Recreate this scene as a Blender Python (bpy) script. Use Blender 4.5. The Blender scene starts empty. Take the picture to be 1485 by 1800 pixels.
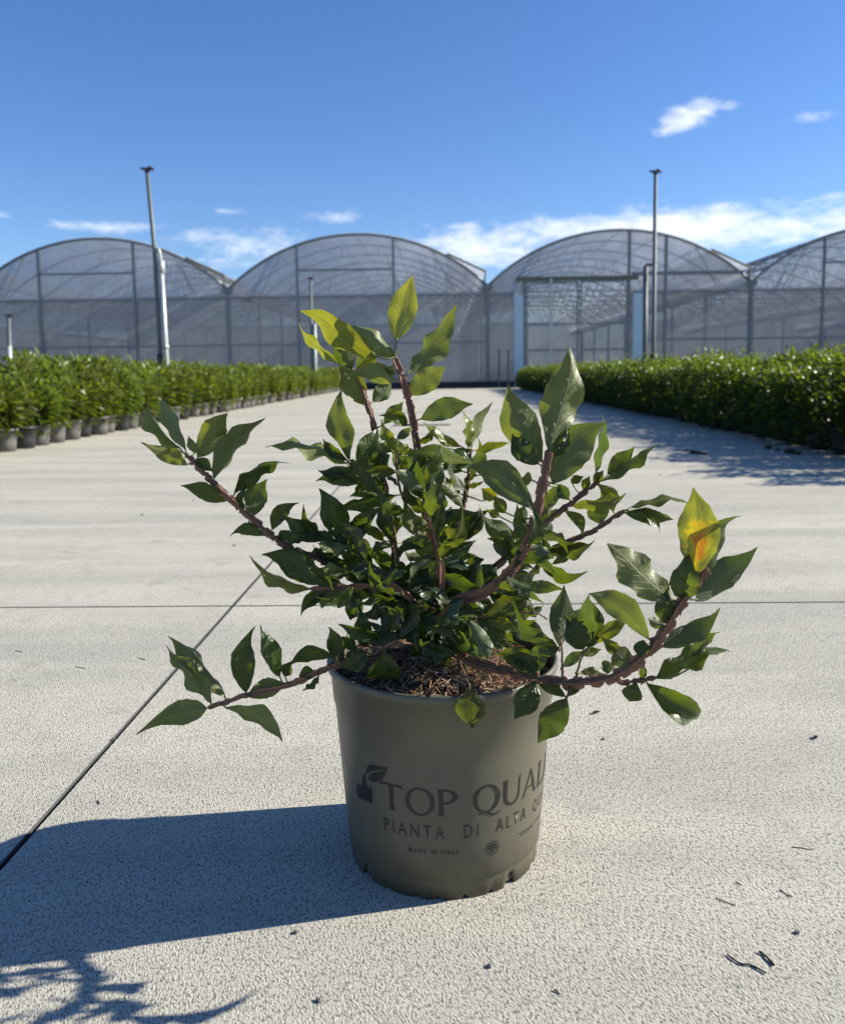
import bpy, bmesh, math, random
from mathutils import Vector, Matrix
R = math.radians
PI = math.pi
rnd = random.Random(7)
scene = bpy.context.scene
COL = scene.collection

# ------------------------------------------------------------------ camera
W_PX, H_PX = 1485.0, 1800.0
FPX, PPX, PPY = 1480.0, 742.5, 810.0
CAM_H = 0.553
YAW, PITCH, ROLL = R(1.30), R(5.98), 0.0127
_fwd_h = Vector((-math.sin(YAW), math.cos(YAW), 0))
_rh = Vector((math.cos(YAW), math.sin(YAW), 0))
_uz = Vector((0, 0, 1))
C_F = (_fwd_h * math.cos(PITCH) - _uz * math.sin(PITCH)).normalized()
_uh = _rh.cross(C_F).normalized()
C_R = _rh * math.cos(ROLL) - _uh * math.sin(ROLL)
C_U = _uh * math.cos(ROLL) + _rh * math.sin(ROLL)
CAM = Vector((0, 0, CAM_H))
cd = bpy.data.cameras.new('camera')
cam = bpy.data.objects.new('camera', cd)
COL.objects.link(cam)
m3 = Matrix((C_R, C_U, -C_F)).transposed()
cam.matrix_world = Matrix.Translation(CAM) @ m3.to_4x4()
cd.sensor_fit = 'VERTICAL'
cd.sensor_height = 36.0
cd.lens = FPX / H_PX * 36.0
cd.shift_x = 0.0
cd.shift_y = (PPY - H_PX / 2) / H_PX
cd.clip_start = 0.02
cd.clip_end = 2000
cd.dof.use_dof = True
cd.dof.focus_distance = 0.93
cd.dof.aperture_fstop = 8.6
scene.camera = cam


def ray(px, py):
    return C_F + C_R * ((px - PPX) / FPX) - C_U * ((py - PPY) / FPX)


def on_ground(px, py, z=0.0):
    d = ray(px, py)
    return CAM + d * ((z - CAM_H) / d.z)


def on_y(px, py, Y):
    d = ray(px, py)
    return CAM + d * (Y / d.y)


# ------------------------------------------------------------------ sky, sun, exposure
SUN_EL, SUN_AZ = R(28.0), R(79.5)          # azimuth clockwise from +Y (the lane's direction)
world = bpy.data.worlds.new('World')
scene.world = world
world.use_nodes = True


class NT:
    """small helper for building node trees"""
    def __init__(self, tree):
        self.t = tree
        self.n = tree.nodes
        self.l = tree.links

    def new(self, typ, **kw):
        nd = self.n.new(typ)
        for k, v in kw.items():
            setattr(nd, k, v)
        return nd

    def put(self, sock, v):
        if isinstance(v, bpy.types.NodeSocket):
            self.l.new(v, sock)
        elif v is not None:
            sock.default_value = v

    def math(self, op, a, b=None, c=None, clamp=False):
        nd = self.new('ShaderNodeMath', operation=op, use_clamp=clamp)
        self.put(nd.inputs[0], a)
        if b is not None: self.put(nd.inputs[1], b)
        if c is not None: self.put(nd.inputs[2], c)
        return nd.outputs[0]

    def vmul(self, v, xyz):
        nd = self.new('ShaderNodeVectorMath', operation='MULTIPLY')
        self.put(nd.inputs[0], v)
        nd.inputs[1].default_value = xyz
        return nd.outputs[0]

    def noise(self, vec, scale, detail=4, rough=.55, dist=0.0):
        nd = self.new('ShaderNodeTexNoise')
        self.put(nd.inputs['Vector'], vec)
        nd.inputs['Scale'].default_value = scale
        nd.inputs['Detail'].default_value = detail
        nd.inputs['Roughness'].default_value = rough
        nd.inputs['Distortion'].default_value = dist
        return nd.outputs['Fac']

    def mapr(self, v, a, b, c=0.0, d=1.0, smooth=False):
        nd = self.new('ShaderNodeMapRange')
        if smooth: nd.interpolation_type = 'SMOOTHSTEP'
        self.put(nd.inputs['Value'], v)
        for k, x in zip(('From Min', 'From Max', 'To Min', 'To Max'), (a, b, c, d)):
            self.put(nd.inputs[k], x)
        return nd.outputs['Result']

    def mix(self, f, a, b, blend='MIX'):
        nd = self.new('ShaderNodeMix', data_type='RGBA', blend_type=blend)
        self.put(nd.inputs[0], f)
        for i, x in ((6, a), (7, b)):
            if isinstance(x, tuple) and len(x) == 3: x = x + (1,)
            self.put(nd.inputs[i], x)
        return nd.outputs[2]

    def sep(self, v):
        nd = self.new('ShaderNodeSeparateXYZ')
        self.put(nd.inputs[0], v)
        return nd.outputs


w = NT(world.node_tree)
bg = w.n['Background']
sky = w.new('ShaderNodeTexSky', sky_type='NISHITA', sun_disc=False)
sky.sun_elevation = SUN_EL
sky.sun_rotation = SUN_AZ
sky.altitude = 50
sky.air_density = 1.0
sky.dust_density = 0.15
sky.ozone_density = 2.5
SKY_STRENGTH = 0.066
gam = w.new('ShaderNodeHueSaturation')
gam.inputs['Saturation'].default_value = 1.15
w.l.new(sky.outputs[0], gam.inputs['Color'])
skyc = w.mix(1.0, gam.outputs[0], (0.90, 0.99, 1.26), 'MULTIPLY')
dirv = w.new('ShaderNodeTexCoord').outputs['Generated']
dx, dy, dz = w.sep(dirv)
# soft clouds: blobs of density in the sky's directions broken up by noise
blobs = [(1200, 210, 50, 24, .74), (1238, 188, 34, 22, .78), (1276, 186, 28, 12, .6), (1165, 232, 34, 14, .6), (1120, 240, 14, 9, .4), (1430, 207, 55, 15, .55),
         (995, 265, 24, 10, .34), (925, 292, 50, 18, .26), (595, 382, 80, 18, .62), (190, 399, 150, 13, .60),
         (405, 371, 60, 9, .5), (890, 352, 30, 8, .35), (5, 378, 40, 9, .55), (1150, 404, 280, 44, .86),
         (430, 425, 180, 38, .62), (1430, 400, 220, 48, .78), (840, 432, 200, 48, .76), (1290, 360, 60, 10, .5),
         (1460, 345, 50, 12, .55), (300, 460, 260, 26, .5)]
tot = None
for (px, py, sx, sy, amp) in blobs:
    d = ray(px, py).normalized()
    ax = w.math('DIVIDE', w.math('SUBTRACT', dx, d.x), sx / FPX)
    az = w.math('DIVIDE', w.math('SUBTRACT', dz, d.z), sy / FPX)
    r2 = w.math('ADD', w.math('MULTIPLY', ax, ax), w.math('MULTIPLY', az, az))
    g = w.math('MULTIPLY', w.math('EXPONENT', w.math('MULTIPLY', r2, -0.8)), amp)
    tot = g if tot is None else w.math('MAXIMUM', tot, g)
front = w.mapr(dy, 0.0, 0.3)
tot = w.math('MULTIPLY', tot, front)
# the same low bank of thin cloud goes on round the rest of the horizon
band = w.math('MULTIPLY', w.mapr(dz, 0.02, 0.12, 1, 1), w.mapr(dz, 0.12, 0.24, 1, 0, True))
band = w.math('MULTIPLY', w.math('MULTIPLY', band, w.math('SUBTRACT', 1.0, front)), .45)
tot = w.math('MAXIMUM', tot, band)
n1 = w.noise(w.vmul(dirv, (1, 1, 3.6)), 9.0, 8, .62, .6)
n2 = w.noise(w.vmul(dirv, (1, 1, 2.2)), 34.0, 6, .6, .3)
nn = w.math('ADD', w.math('MULTIPLY', n1, .52), w.math('MULTIPLY', n2, .48))
dens = w.math('ADD', w.math('SUBTRACT', nn, .80), w.math('MULTIPLY', tot, .70))
cloud = w.mapr(dens, -0.02, 0.36, 0, 1, True)
cloud = w.math('MULTIPLY', cloud, .86)
cmix = w.mix(cloud, skyc, (8.6, 9.0, 9.4))
w.l.new(cmix, bg.inputs['Color'])
bg.inputs['Strength'].default_value = SKY_STRENGTH

sd = bpy.data.lights.new('sun', 'SUN')
sd.energy = 5.0
sd.angle = R(0.53)
sd.color = (1.0, 0.93, 0.80)
sun = bpy.data.objects.new('sun', sd)
COL.objects.link(sun)
SUN_DIR = Vector((math.cos(SUN_EL) * math.sin(SUN_AZ), math.cos(SUN_EL) * math.cos(SUN_AZ), math.sin(SUN_EL)))
sun.rotation_euler = SUN_DIR.to_track_quat('Z', 'Y').to_euler()
sun.location = (6, 2, 8)

vs = scene.view_settings
vs.view_transform = 'Standard'
vs.look = 'None'
vs.exposure = 1.0
vs.gamma = 1.0
vs.use_curve_mapping = False
scene.cycles.max_bounces = 10
scene.cycles.transparent_max_bounces = 24
scene.cycles.caustics_reflective = False
scene.cycles.caustics_refractive = False
scene.cycles.use_denoising = True

# ------------------------------------------------------------------ object helpers
def tag(o, label=None, cat=None, group=None, kind=None):
    if label: o['label'] = label
    if cat: o['category'] = cat
    if group: o['group'] = group
    if kind: o['kind'] = kind
    return o


def empty(name, loc=(0, 0, 0), rz=0.0):
    o = bpy.data.objects.new(name, None)
    COL.objects.link(o)
    o.location = loc
    o.rotation_euler = (0, 0, rz)
    o.empty_display_size = .05
    return o


def link_mesh(name, me, parent=None):
    o = bpy.data.objects.new(name, me)
    COL.objects.link(o)
    if parent is not None:
        o.parent = parent
    return o


class MB:
    """collects vertices and faces for one mesh"""
    def __init__(self):
        self.v, self.f, self.mi, self.uv = [], [], [], {}

    def add(self, vs_, fs, mi=0):
        o = len(self.v)
        self.v.extend([tuple(p) for p in vs_])
        for f in fs:
            self.f.append(tuple(i + o for i in f))
            self.mi.append(mi)
        return o

    def box(self, a, b, mi=0):
        x0, y0, z0 = a
        x1, y1, z1 = b
        self.add([(x0, y0, z0), (x1, y0, z0), (x1, y1, z0), (x0, y1, z0), (x0, y0, z1), (x1, y0, z1), (x1, y1, z1), (x0, y1, z1)],
                 [(0, 3, 2, 1), (4, 5, 6, 7), (0, 1, 5, 4), (1, 2, 6, 5), (2, 3, 7, 6), (3, 0, 4, 7)], mi)

    def tube(self, pts, rads, n=8, cap=True, mi=0):
        pts = [Vector(p) for p in pts]
        if not hasattr(rads, '__len__'):
            rads = [rads] * len(pts)
        frames = frames_along(pts)
        vs_, fs = [], []
        for p, (t, a, b), r in zip(pts, frames, rads):
            for k in range(n):
                th = 2 * PI * k / n
                vs_.append(p + (a * math.cos(th) + b * math.sin(th)) * r)
        for i in range(len(pts) - 1):
            for k in range(n):
                k2 = (k + 1) % n
                fs.append((i * n + k, i * n + k2, (i + 1) * n + k2, (i + 1) * n + k))
        if cap:
            fs.append(tuple(range(n))[::-1])
            fs.append(tuple((len(pts) - 1) * n + k for k in range(n)))
        self.add(vs_, fs, mi)

    def lathe(self, prof, n=48, c=(0, 0, 0), mi=0, close=False):
        vs_, fs = [], []
        for (r, z) in prof:
            for k in range(n):
                th = 2 * PI * k / n
                vs_.append((c[0] + r * math.sin(th), c[1] - r * math.cos(th), c[2] + z))
        for i in range(len(prof) - 1):
            for k in range(n):
                k2 = (k + 1) % n
                fs.append((i * n + k, i * n + k2, (i + 1) * n + k2, (i + 1) * n + k))
        if close:
            fs.append(tuple(range(n))[::-1])
            fs.append(tuple((len(prof) - 1) * n + k for k in range(n)))
        self.add(vs_, fs, mi)

    def mesh(self, name, mats, smooth=False):
        me = bpy.data.meshes.new(name)
        me.from_pydata(self.v, [], self.f)
        if not isinstance(mats, (list, tuple)): mats = [mats]
        for m in mats: me.materials.append(m)
        me.polygons.foreach_set('material_index', self.mi)
        if smooth:
            me.polygons.foreach_set('use_smooth', [True] * len(self.f))
        me.update()
        return me

    def build(self, name, mats, parent=None, smooth=False):
        return link_mesh(name, self.mesh(name, mats, smooth), parent)


def frames_along(pts):
    out = []
    n = len(pts)
    prev = None
    for i in range(n):
        t = (pts[min(i + 1, n - 1)] - pts[max(i - 1, 0)])
        if t.length < 1e-9: t = Vector((0, 0, 1))
        t.normalize()
        if prev is None:
            a = t.orthogonal().normalized()
        else:
            a = prev - t * prev.dot(t)
            if a.length < 1e-6: a = t.orthogonal()
            a.normalize()
        prev = a
        out.append((t, a, t.cross(a)))
    return out


def catmull(pts, per=6):
    P = [Vector(p) for p in pts]
    P = [P[0] * 2 - P[1]] + P + [P[-1] * 2 - P[-2]]
    out = []
    for i in range(1, len(P) - 2):
        for k in range(per):
            t = k / per
            a, b, c, d = P[i - 1], P[i], P[i + 1], P[i + 2]
            out.append(.5 * ((2 * b) + (c - a) * t + (2 * a - 5 * b + 4 * c - d) * t * t + (3 * b - a - 3 * c + d) * t ** 3))
    out.append(P[-2])
    return out


# ------------------------------------------------------------------ materials
def new_mat(name):
    m = bpy.data.materials.new(name)
    m.use_nodes = True
    t = NT(m.node_tree)
    return m, t, t.n['Principled BSDF'], t.n['Material Output']


def simple(name, col, rough=.5, metal=0.0, var=.12, scale=30, bump=0.0, spec=.5):
    m, t, p, o = new_mat(name)
    co = t.new('ShaderNodeTexCoord').outputs['Object']
    n = t.noise(co, scale, 5, .6)
    lo = tuple(c * (1 - var) for c in col)
    hi = tuple(min(1, c * (1 + var)) for c in col)
    t.l.new(t.mix(n, lo, hi), p.inputs['Base Color'])
    p.inputs['Metallic'].default_value = metal
    p.inputs['Specular IOR Level'].default_value = spec
    t.l.new(t.mapr(n, .3, .7, max(.02, rough - .08), min(1, rough + .08)), p.inputs['Roughness'])
    if bump:
        b = t.new('ShaderNodeBump')
        b.inputs['Strength'].default_value = .6
        b.inputs['Distance'].default_value = bump
        t.l.new(n, b.inputs['Height'])
        t.l.new(b.outputs[0], p.inputs['Normal'])
    return m


def concrete_mat():
    m, t, p, o = new_mat('broomed_concrete')
    g = t.new('ShaderNodeNewGeometry').outputs['Position']
    big = t.noise(g, 1.1, 5, .6, .4)
    streak = t.noise(t.vmul(g, (.35, 2.6, 1)), 1.6, 5, .6, .5)
    mid = t.noise(g, 14, 5, .65)
    # broom finish: short ridges, slightly wandering
    warp = t.new('ShaderNodeMapping')
    warp.inputs['Rotation'].default_value = (0, 0, R(-24))
    t.l.new(g, warp.inputs['Vector'])
    fine = t.noise(t.vmul(warp.outputs[0], (1.0, .46, 1)), 520, 3, .62, .35)
    fine2 = t.noise(g, 900, 2, .6)
    pits = t.noise(t.vmul(warp.outputs[0], (1.0, .55, 1)), 340, 3, .55, .8)
    h = t.math('ADD', t.math('MULTIPLY', fine, .66), t.math('MULTIPLY', fine2, .16))
    h = t.math('ADD', h, t.math('MULTIPLY', pits, .5))
    c = t.mix(t.mapr(big, .3, .7), (.49, .470, .388), (.575, .552, .463))
    c = t.mix(t.math('MULTIPLY', t.mapr(streak, .40, .62), .8), c, (.40, .388, .335))
    c = t.mix(t.mapr(mid, .52, .74, 0, .6), c, (.37, .35, .31))
    pit_shade = t.mapr(t.math('ADD', t.math('MULTIPLY', fine, .6), t.math('MULTIPLY', pits, .4)), .41, .51, .84, 0)
    c = t.mix(pit_shade, c, (.120, .113, .092))  # self-shadowing of the pits and ridges painted into the colour as dark speckle
    spots = t.noise(g, 5.5, 3, .7, .2)
    c = t.mix(t.mapr(spots, .62, .76, 0, .6), c, (.24, .222, .185))
    t.l.new(c, p.inputs['Base Color'])
    p.inputs['Roughness'].default_value = .86
    p.inputs['Specular IOR Level'].default_value = .25
    b = t.new('ShaderNodeBump')
    b.inputs['Strength'].default_value = .85
    b.inputs['Distance'].default_value = .0036
    t.l.new(h, b.inputs['Height'])
    t.l.new(b.outputs[0], p.inputs['Normal'])
    return m


def film_mat(name, alpha, col, trans):
    m, t, p, o = new_mat(name)
    t.n.remove(p)
    g = t.new('ShaderNodeNewGeometry').outputs['Position']
    wr = t.noise(t.vmul(g, (1, 1, .25)), 2.4, 4, .6, .6)
    soft = t.noise(t.vmul(g, (.5, .5, 1.2)), .8, 4, .6)
    bmp = t.new('ShaderNodeBump')
    bmp.inputs['Strength'].default_value = .25
    bmp.inputs['Distance'].default_value = .05
    t.l.new(wr, bmp.inputs['Height'])
    cc = t.mix(t.mapr(soft, .3, .7), tuple(c * .8 for c in col), col)
    df = t.new('ShaderNodeBsdfDiffuse')
    tr = t.new('ShaderNodeBsdfTranslucent')
    gl = t.new('ShaderNodeBsdfGlossy')
    gl.inputs['Roughness'].default_value = .28
    tp = t.new('ShaderNodeBsdfTransparent')
    tp.inputs['Color'].default_value = (.93, .95, .97, 1)
    for nd in (df, tr):
        t.l.new(cc, nd.inputs['Color'])
        t.l.new(bmp.outputs[0], nd.inputs['Normal'])
    t.l.new(bmp.outputs[0], gl.inputs['Normal'])
    a = t.new('ShaderNodeMixShader')
    a.inputs[0].default_value = trans
    t.l.new(df.outputs[0], a.inputs[1]); t.l.new(tr.outputs[0], a.inputs[2])
    b = t.new('ShaderNodeMixShader')
    b.inputs[0].default_value = .06
    t.l.new(a.outputs[0], b.inputs[1]); t.l.new(gl.outputs[0], b.inputs[2])
    c = t.new('ShaderNodeMixShader')
    t.l.new(t.mapr(wr, .3, .7, alpha - .08, alpha + .08), c.inputs[0])
    t.l.new(tp.outputs[0], c.inputs[1]); t.l.new(b.outputs[0], c.inputs[2])
    t.l.new(c.outputs[0], o.inputs['Surface'])
    return m


def hero_leaf_mat(name='euonymus_leaf', blotch=False):
    m, t, p, o = new_mat(name)
    uv = t.new('ShaderNodeUVMap').outputs[0]
    u, v, _ = t.sep(uv)
    info = t.new('ShaderNodeObjectInfo')
    young = t.sep(info.outputs['Color'])[0]
    rv = info.outputs['Random']
    geo = t.new('ShaderNodeNewGeometry')
    back = geo.outputs['Backfacing']
    pos = geo.outputs['Position']
    au = t.math('ABSOLUTE', t.math('SUBTRACT', u, .5))
    midrib = t.mapr(au, .012, .03, 1, 0)
    # side veins run forward from the midrib
    vv = t.math('ADD', t.math('MULTIPLY', v, 9.0), t.math('MULTIPLY', au, -5.0))
    fr = t.math('ABSOLUTE', t.math('SUBTRACT', t.math('FRACT', vv), .5))
    vein = t.math('MULTIPLY', t.mapr(fr, .40, .48, 0, 1), t.mapr(au, .44, .30, 0, 1))
    veins = t.math('MAXIMUM', midrib, t.math('MULTIPLY', vein, .55))
    mott = t.noise(pos, 90, 4, .6)
    fine = t.noise(pos, 420, 3, .6)
    top = t.mix(mott, (.009, .023, .007), (.018, .039, .011))
    top = t.mix(t.math('MULTIPLY', young, .9), top, (.16, .19, .022))
    und = t.mix(mott, (.054, .076, .037), (.088, .112, .058))
    und = t.mix(t.math('MULTIPLY', young, .8), und, (.24, .26, .07))
    top = t.mix(t.math('MULTIPLY', veins, .5), top, (.12, .16, .06))
    und = t.mix(t.math('MULTIPLY', veins, .6), und, (.24, .27, .16))
    tr = t.mix(mott, (.075, .135, .008), (.17, .24, .014))
    tr = t.mix(young, tr, t.mix(mott, (.30, .34, .012), (.58, .54, .02)))
    tr = t.mix(t.math('MULTIPLY', veins, .55), tr, (.10, .10, .02))
    hs = t.new('ShaderNodeHueSaturation')
    t.l.new(t.mapr(rv, 0, 1, .485, .515), hs.inputs['Hue'])
    t.l.new(t.mapr(rv, 0, 1, .8, 1.2), hs.inputs['Value'])
    base = t.mix(back, top, und)
    if blotch:
        d = t.math('SQRT', t.math('ADD', t.math('POWER', t.math('MULTIPLY', t.math('SUBTRACT', u, .5), 1.0), 2), t.math('POWER', t.math('SUBTRACT', v, .33), 2)))
        d = t.math('ADD', d, t.math('MULTIPLY', t.math('SUBTRACT', mott, .5), .8))
        bl = t.math('MULTIPLY', t.mapr(d, .04, .26, 1, 0, True), t.mapr(fine, .35, .6, .35, 1))
        yl = t.mapr(d, .20, .42, 1, 0, True)
        base = t.mix(yl, base, (.42, .36, .02)); base = t.mix(bl, base, (.50, .14, .03))
        tr = t.mix(yl, tr, (.75, .55, .015)); tr = t.mix(bl, tr, (.80, .20, .02))
    # a few pale insect specks and browned edge spots
    spk = t.mapr(t.noise(pos, 260, 1, .5), .74, .79, 0, .6)
    base = t.mix(spk, base, (.20, .19, .07))
    t.l.new(base, hs.inputs['Color'])
    t.l.new(hs.outputs[0], p.inputs['Base Color'])
    t.l.new(t.mix(back, (.32,) * 3, (.46,) * 3), p.inputs['Roughness'])
    p.inputs['Specular IOR Level'].default_value = .42
    b = t.new('ShaderNodeBump')
    b.inputs['Strength'].default_value = .8
    b.inputs['Distance'].default_value = .0016
    hgt = t.math('ADD', t.math('MULTIPLY', veins, -.8), t.math('ADD', t.math('MULTIPLY', mott, .9), t.math('MULTIPLY', fine, .12)))
    t.l.new(hgt, b.inputs['Height'])
    t.l.new(b.outputs[0], p.inputs['Normal'])
    ts = t.new('ShaderNodeBsdfTranslucent')
    t.l.new(tr, ts.inputs['Color'])
    ad = t.new('ShaderNodeMixShader')
    ad.inputs[0].default_value = .31
    t.l.new(p.outputs[0], ad.inputs[1]); t.l.new(ts.outputs[0], ad.inputs[2])
    t.l.new(ad.outputs[0], o.inputs['Surface'])
    return m


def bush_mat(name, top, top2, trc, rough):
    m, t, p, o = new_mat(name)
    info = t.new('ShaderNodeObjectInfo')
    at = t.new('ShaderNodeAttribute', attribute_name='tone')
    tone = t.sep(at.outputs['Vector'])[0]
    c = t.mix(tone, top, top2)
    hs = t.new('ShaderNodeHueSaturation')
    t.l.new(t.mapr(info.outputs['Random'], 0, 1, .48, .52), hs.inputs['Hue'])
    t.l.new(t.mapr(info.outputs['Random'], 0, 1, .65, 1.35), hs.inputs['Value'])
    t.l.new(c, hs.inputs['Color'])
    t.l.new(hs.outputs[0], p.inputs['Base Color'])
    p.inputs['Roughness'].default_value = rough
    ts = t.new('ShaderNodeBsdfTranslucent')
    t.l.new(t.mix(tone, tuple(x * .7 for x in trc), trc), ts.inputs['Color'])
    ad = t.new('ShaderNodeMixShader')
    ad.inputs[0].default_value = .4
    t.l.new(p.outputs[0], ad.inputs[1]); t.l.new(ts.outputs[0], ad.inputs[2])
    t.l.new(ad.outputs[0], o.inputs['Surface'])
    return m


def pot_mat():
    m, t, p, o = new_mat('taupe_plastic')
    co = t.new('ShaderNodeTexCoord').outputs['Object']
    z = t.sep(co)[2]
    n = t.noise(co, 26, 5, .6)
    sm = t.noise(t.vmul(co, (1, 1, .35)), 60, 5, .65)
    c = t.mix(n, (.090, .084, .058), (.100, .094, .066))
    # dust and splashes of soil near the foot
    dirt = t.math('MULTIPLY', t.mapr(z, .0, .085, 1, 0, True), t.mapr(sm, .38, .60, 0, .85))
    c = t.mix(dirt, c, (.075, .066, .042))
    speck = t.mapr(t.noise(co, 210, 2, .5), .70, .73, 0, .8)
    c = t.mix(speck, c, (.09, .08, .06))
    scr = t.mapr(t.noise(t.vmul(co, (6, 6, .6)), 60, 2, .5), .68, .72, 0, .02)
    c = t.mix(scr, c, (.4, .39, .34))
    t.l.new(c, p.inputs['Base Color'])
    t.l.new(t.mapr(sm, .3, .7, .36, .52), p.inputs['Roughness'])
    p.inputs['Specular IOR Level'].default_value = .5
    return m


M = {}
M['concrete'] = concrete_mat()
M['ground'] = simple('bare_ground', (.16, .14, .11), .95, var=.3, scale=3)
M['joint'] = simple('joint_sealant', (.05, .05, .055), .9, var=.3, scale=40)
M['steel'] = simple('galvanised_steel', (.115, .135, .138), .58, .25, .12, 25)
M['frame'] = simple('greenhouse_frame', (.20, .225, .235), .55, .25, .12, 6)
M['steel_pale'] = simple('pale_galvanised_pipe', (.45, .49, .47), .45, .3, .1, 25)
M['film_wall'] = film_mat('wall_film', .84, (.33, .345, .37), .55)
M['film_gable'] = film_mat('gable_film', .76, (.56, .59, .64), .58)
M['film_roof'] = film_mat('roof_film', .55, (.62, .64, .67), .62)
M['film_door'] = film_mat('door_sheet', .60, (.42, .44, .46), .55)
M['blue_panel'] = simple('pale_blue_panel', (.42, .58, .66), .5, 0, .06, 8)
M['beam'] = simple('olive_door_beam', (.12, .125, .085), .6, 0, .2, 12)
M['rubber'] = simple('black_plastic', (.022, .022, .024), .5, 0, .3, 40)
M['leaf'] = hero_leaf_mat()
M['leaf_blotch'] = hero_leaf_mat('blotched_leaf', True)
M['stalk'] = simple('leaf_stalk', (.12, .13, .035), .6, 0, .3, 90)
M['bark'] = simple('green_brown_bark', (.135, .075, .045), .7, 0, .45, 160, .0012)
M['cork'] = simple('corky_wing', (.23, .115, .075), .85, 0, .4, 220, .001)
M['pot'] = pot_mat()
M['ink'] = simple('dark_print', (.014, .012, .011), .45, 0, .25, 90)
M['soil'] = simple('peat_soil', (.045, .028, .018), .95, 0, .6, 140, .004)
M['fibre'] = simple('coir_fibre', (.28, .155, .08), .85, 0, .55, 300)
M['fibre_pale'] = simple('pale_fibre', (.46, .36, .24), .85, 0, .4, 300)
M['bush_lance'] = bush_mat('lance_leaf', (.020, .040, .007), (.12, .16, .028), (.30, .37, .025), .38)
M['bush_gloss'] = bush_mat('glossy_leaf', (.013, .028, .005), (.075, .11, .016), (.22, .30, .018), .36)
M['nursery_pot'] = simple('grey_nursery_pot', (.11, .105, .10), .6, 0, .3, 30)
M['stem'] = simple('shrub_stem', (.08, .055, .035), .8, 0, .4, 80)
M['twig'] = simple('dry_twig', (.035, .026, .02), .9, 0, .4, 200)
M['dead_leaf'] = simple('dead_leaf', (.05, .032, .022), .85, 0, .4, 120)

# ------------------------------------------------------------------ setting: ground and concrete slabs
gm = MB()
gm.add([(-900, -900, -.06), (900, -900, -.06), (900, 900, -.06), (-900, 900, -.06)], [(0, 1, 2, 3)])
tag(gm.build('ground', M['ground']), kind='structure')

jx = on_ground(236, 1260).x
jy = on_ground(742, 1063).y
pave = MB()
pave.box((-9.5, -7, -.05), (9.5, 28.7, -.014))
pavement = tag(pave.build('pavement', M['joint']), kind='structure')


def slab(x0, x1, y0, y1):
    g, b = .0030, .0012                       # half the joint, the worn arris
    x0 += g; x1 -= g; y0 += g; y1 -= g
    s = MB()
    vs_ = [(x0, y0, -.0135), (x1, y0, -.0135), (x1, y1, -.0135), (x0, y1, -.0135),
           (x0, y0, -b), (x1, y0, -b), (x1, y1, -b), (x0, y1, -b),
           (x0 + b, y0 + b, 0), (x1 - b, y0 + b, 0), (x1 - b, y1 - b, 0), (x0 + b, y1 - b, 0)]
    fs = [(8, 9, 10, 11)]
    for a in (0, 4):
        for k in range(4):
            k2 = (k + 1) % 4
            fs.append((a + k, a + k2, a + 4 + k2, a + 4 + k))
    s.add(vs_, fs[:1], 0)
    o = len(s.v) - 12
    for f in fs[1:]:
        s.f.append(f); s.mi.append(1)
    s.build('slab', [M['concrete'], M['joint']], pavement)


PITCH_Y = 4.6
ys = [jy + PITCH_Y * k for k in range(-2, 7)]
ys = [y for y in ys if y < 28.6] + [28.7]
for y0, y1 in zip(ys[:-1], ys[1:]):
    for x0, x1 in ((-9.4, jx), (jx, 9.4)):
        slab(x0, x1, y0, y1)

# ------------------------------------------------------------------ greenhouse
GY = 30.0
XV = [on_y(px, 500, GY).x for px in (400, 868, 1320)]
SPAN = (XV[2] - XV[0]) / 2
VAL = [XV[0] + SPAN * k for k in range(-2, 6)]
Z_G = on_y(634, 506, GY).z                   # gutter line
Z_R = on_y(625, 412, GY).z                   # ridge
Z_T = on_y(620, 521, GY).z                   # top rail of the side wall
Z_M = on_y(480, 606, GY).z                   # middle rail
gh = empty('greenhouse', (VAL[3], GY, 0))
tag(gh, 'multi-span film greenhouse with rounded roofs closing the end of the lane', 'greenhouse')
GO = Vector(gh.location)
GLEN = 40.0
H_A = Z_R - Z_G
RAD = ((SPAN / 2) ** 2 + H_A ** 2) / (2 * H_A)


def arc_z(d):
    return Z_G + math.sqrt(max(0, RAD * RAD - d * d)) - (RAD - H_A)


def gpart(mb, name, mat, smooth=False):
    mb.v = [(x - GO.x, y - GO.y, z - GO.z) for x, y, z in mb.v]
    return mb.build(name, mat, gh, smooth)


def gcopy(src, x=0, y=0, z=0, name=None):
    o = bpy.data.objects.new(name or src.name.split('.')[0], src.data)
    COL.objects.link(o)
    o.parent = gh
    o.location = (src.location.x + x, src.location.y + y, src.location.z + z)
    return o


NS = len(VAL) - 1
x_first = VAL[0]
# arches, frame after frame along the house
def arch_mb(x0, r, y, n=22):
    b = MB()
    c = x0 + SPAN / 2
    pts = [(c + SPAN * (k / n - .5), y, arc_z(SPAN * (k / n - .5))) for k in range(n + 1)]
    b.tube(pts, r, 6)
    return b
a0 = gpart(arch_mb(VAL[0], .05, GY), 'arch', M['frame'], True)
ai = gpart(arch_mb(VAL[0], .035, GY + 2.5), 'arch', M['frame'], True)
for s in range(NS):
    if s: gcopy(a0, SPAN * s)
    for k in range(0, 13):
        if s == 0 and k == 0: continue
        gcopy(ai, SPAN * s, 2.5 * k)
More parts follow.
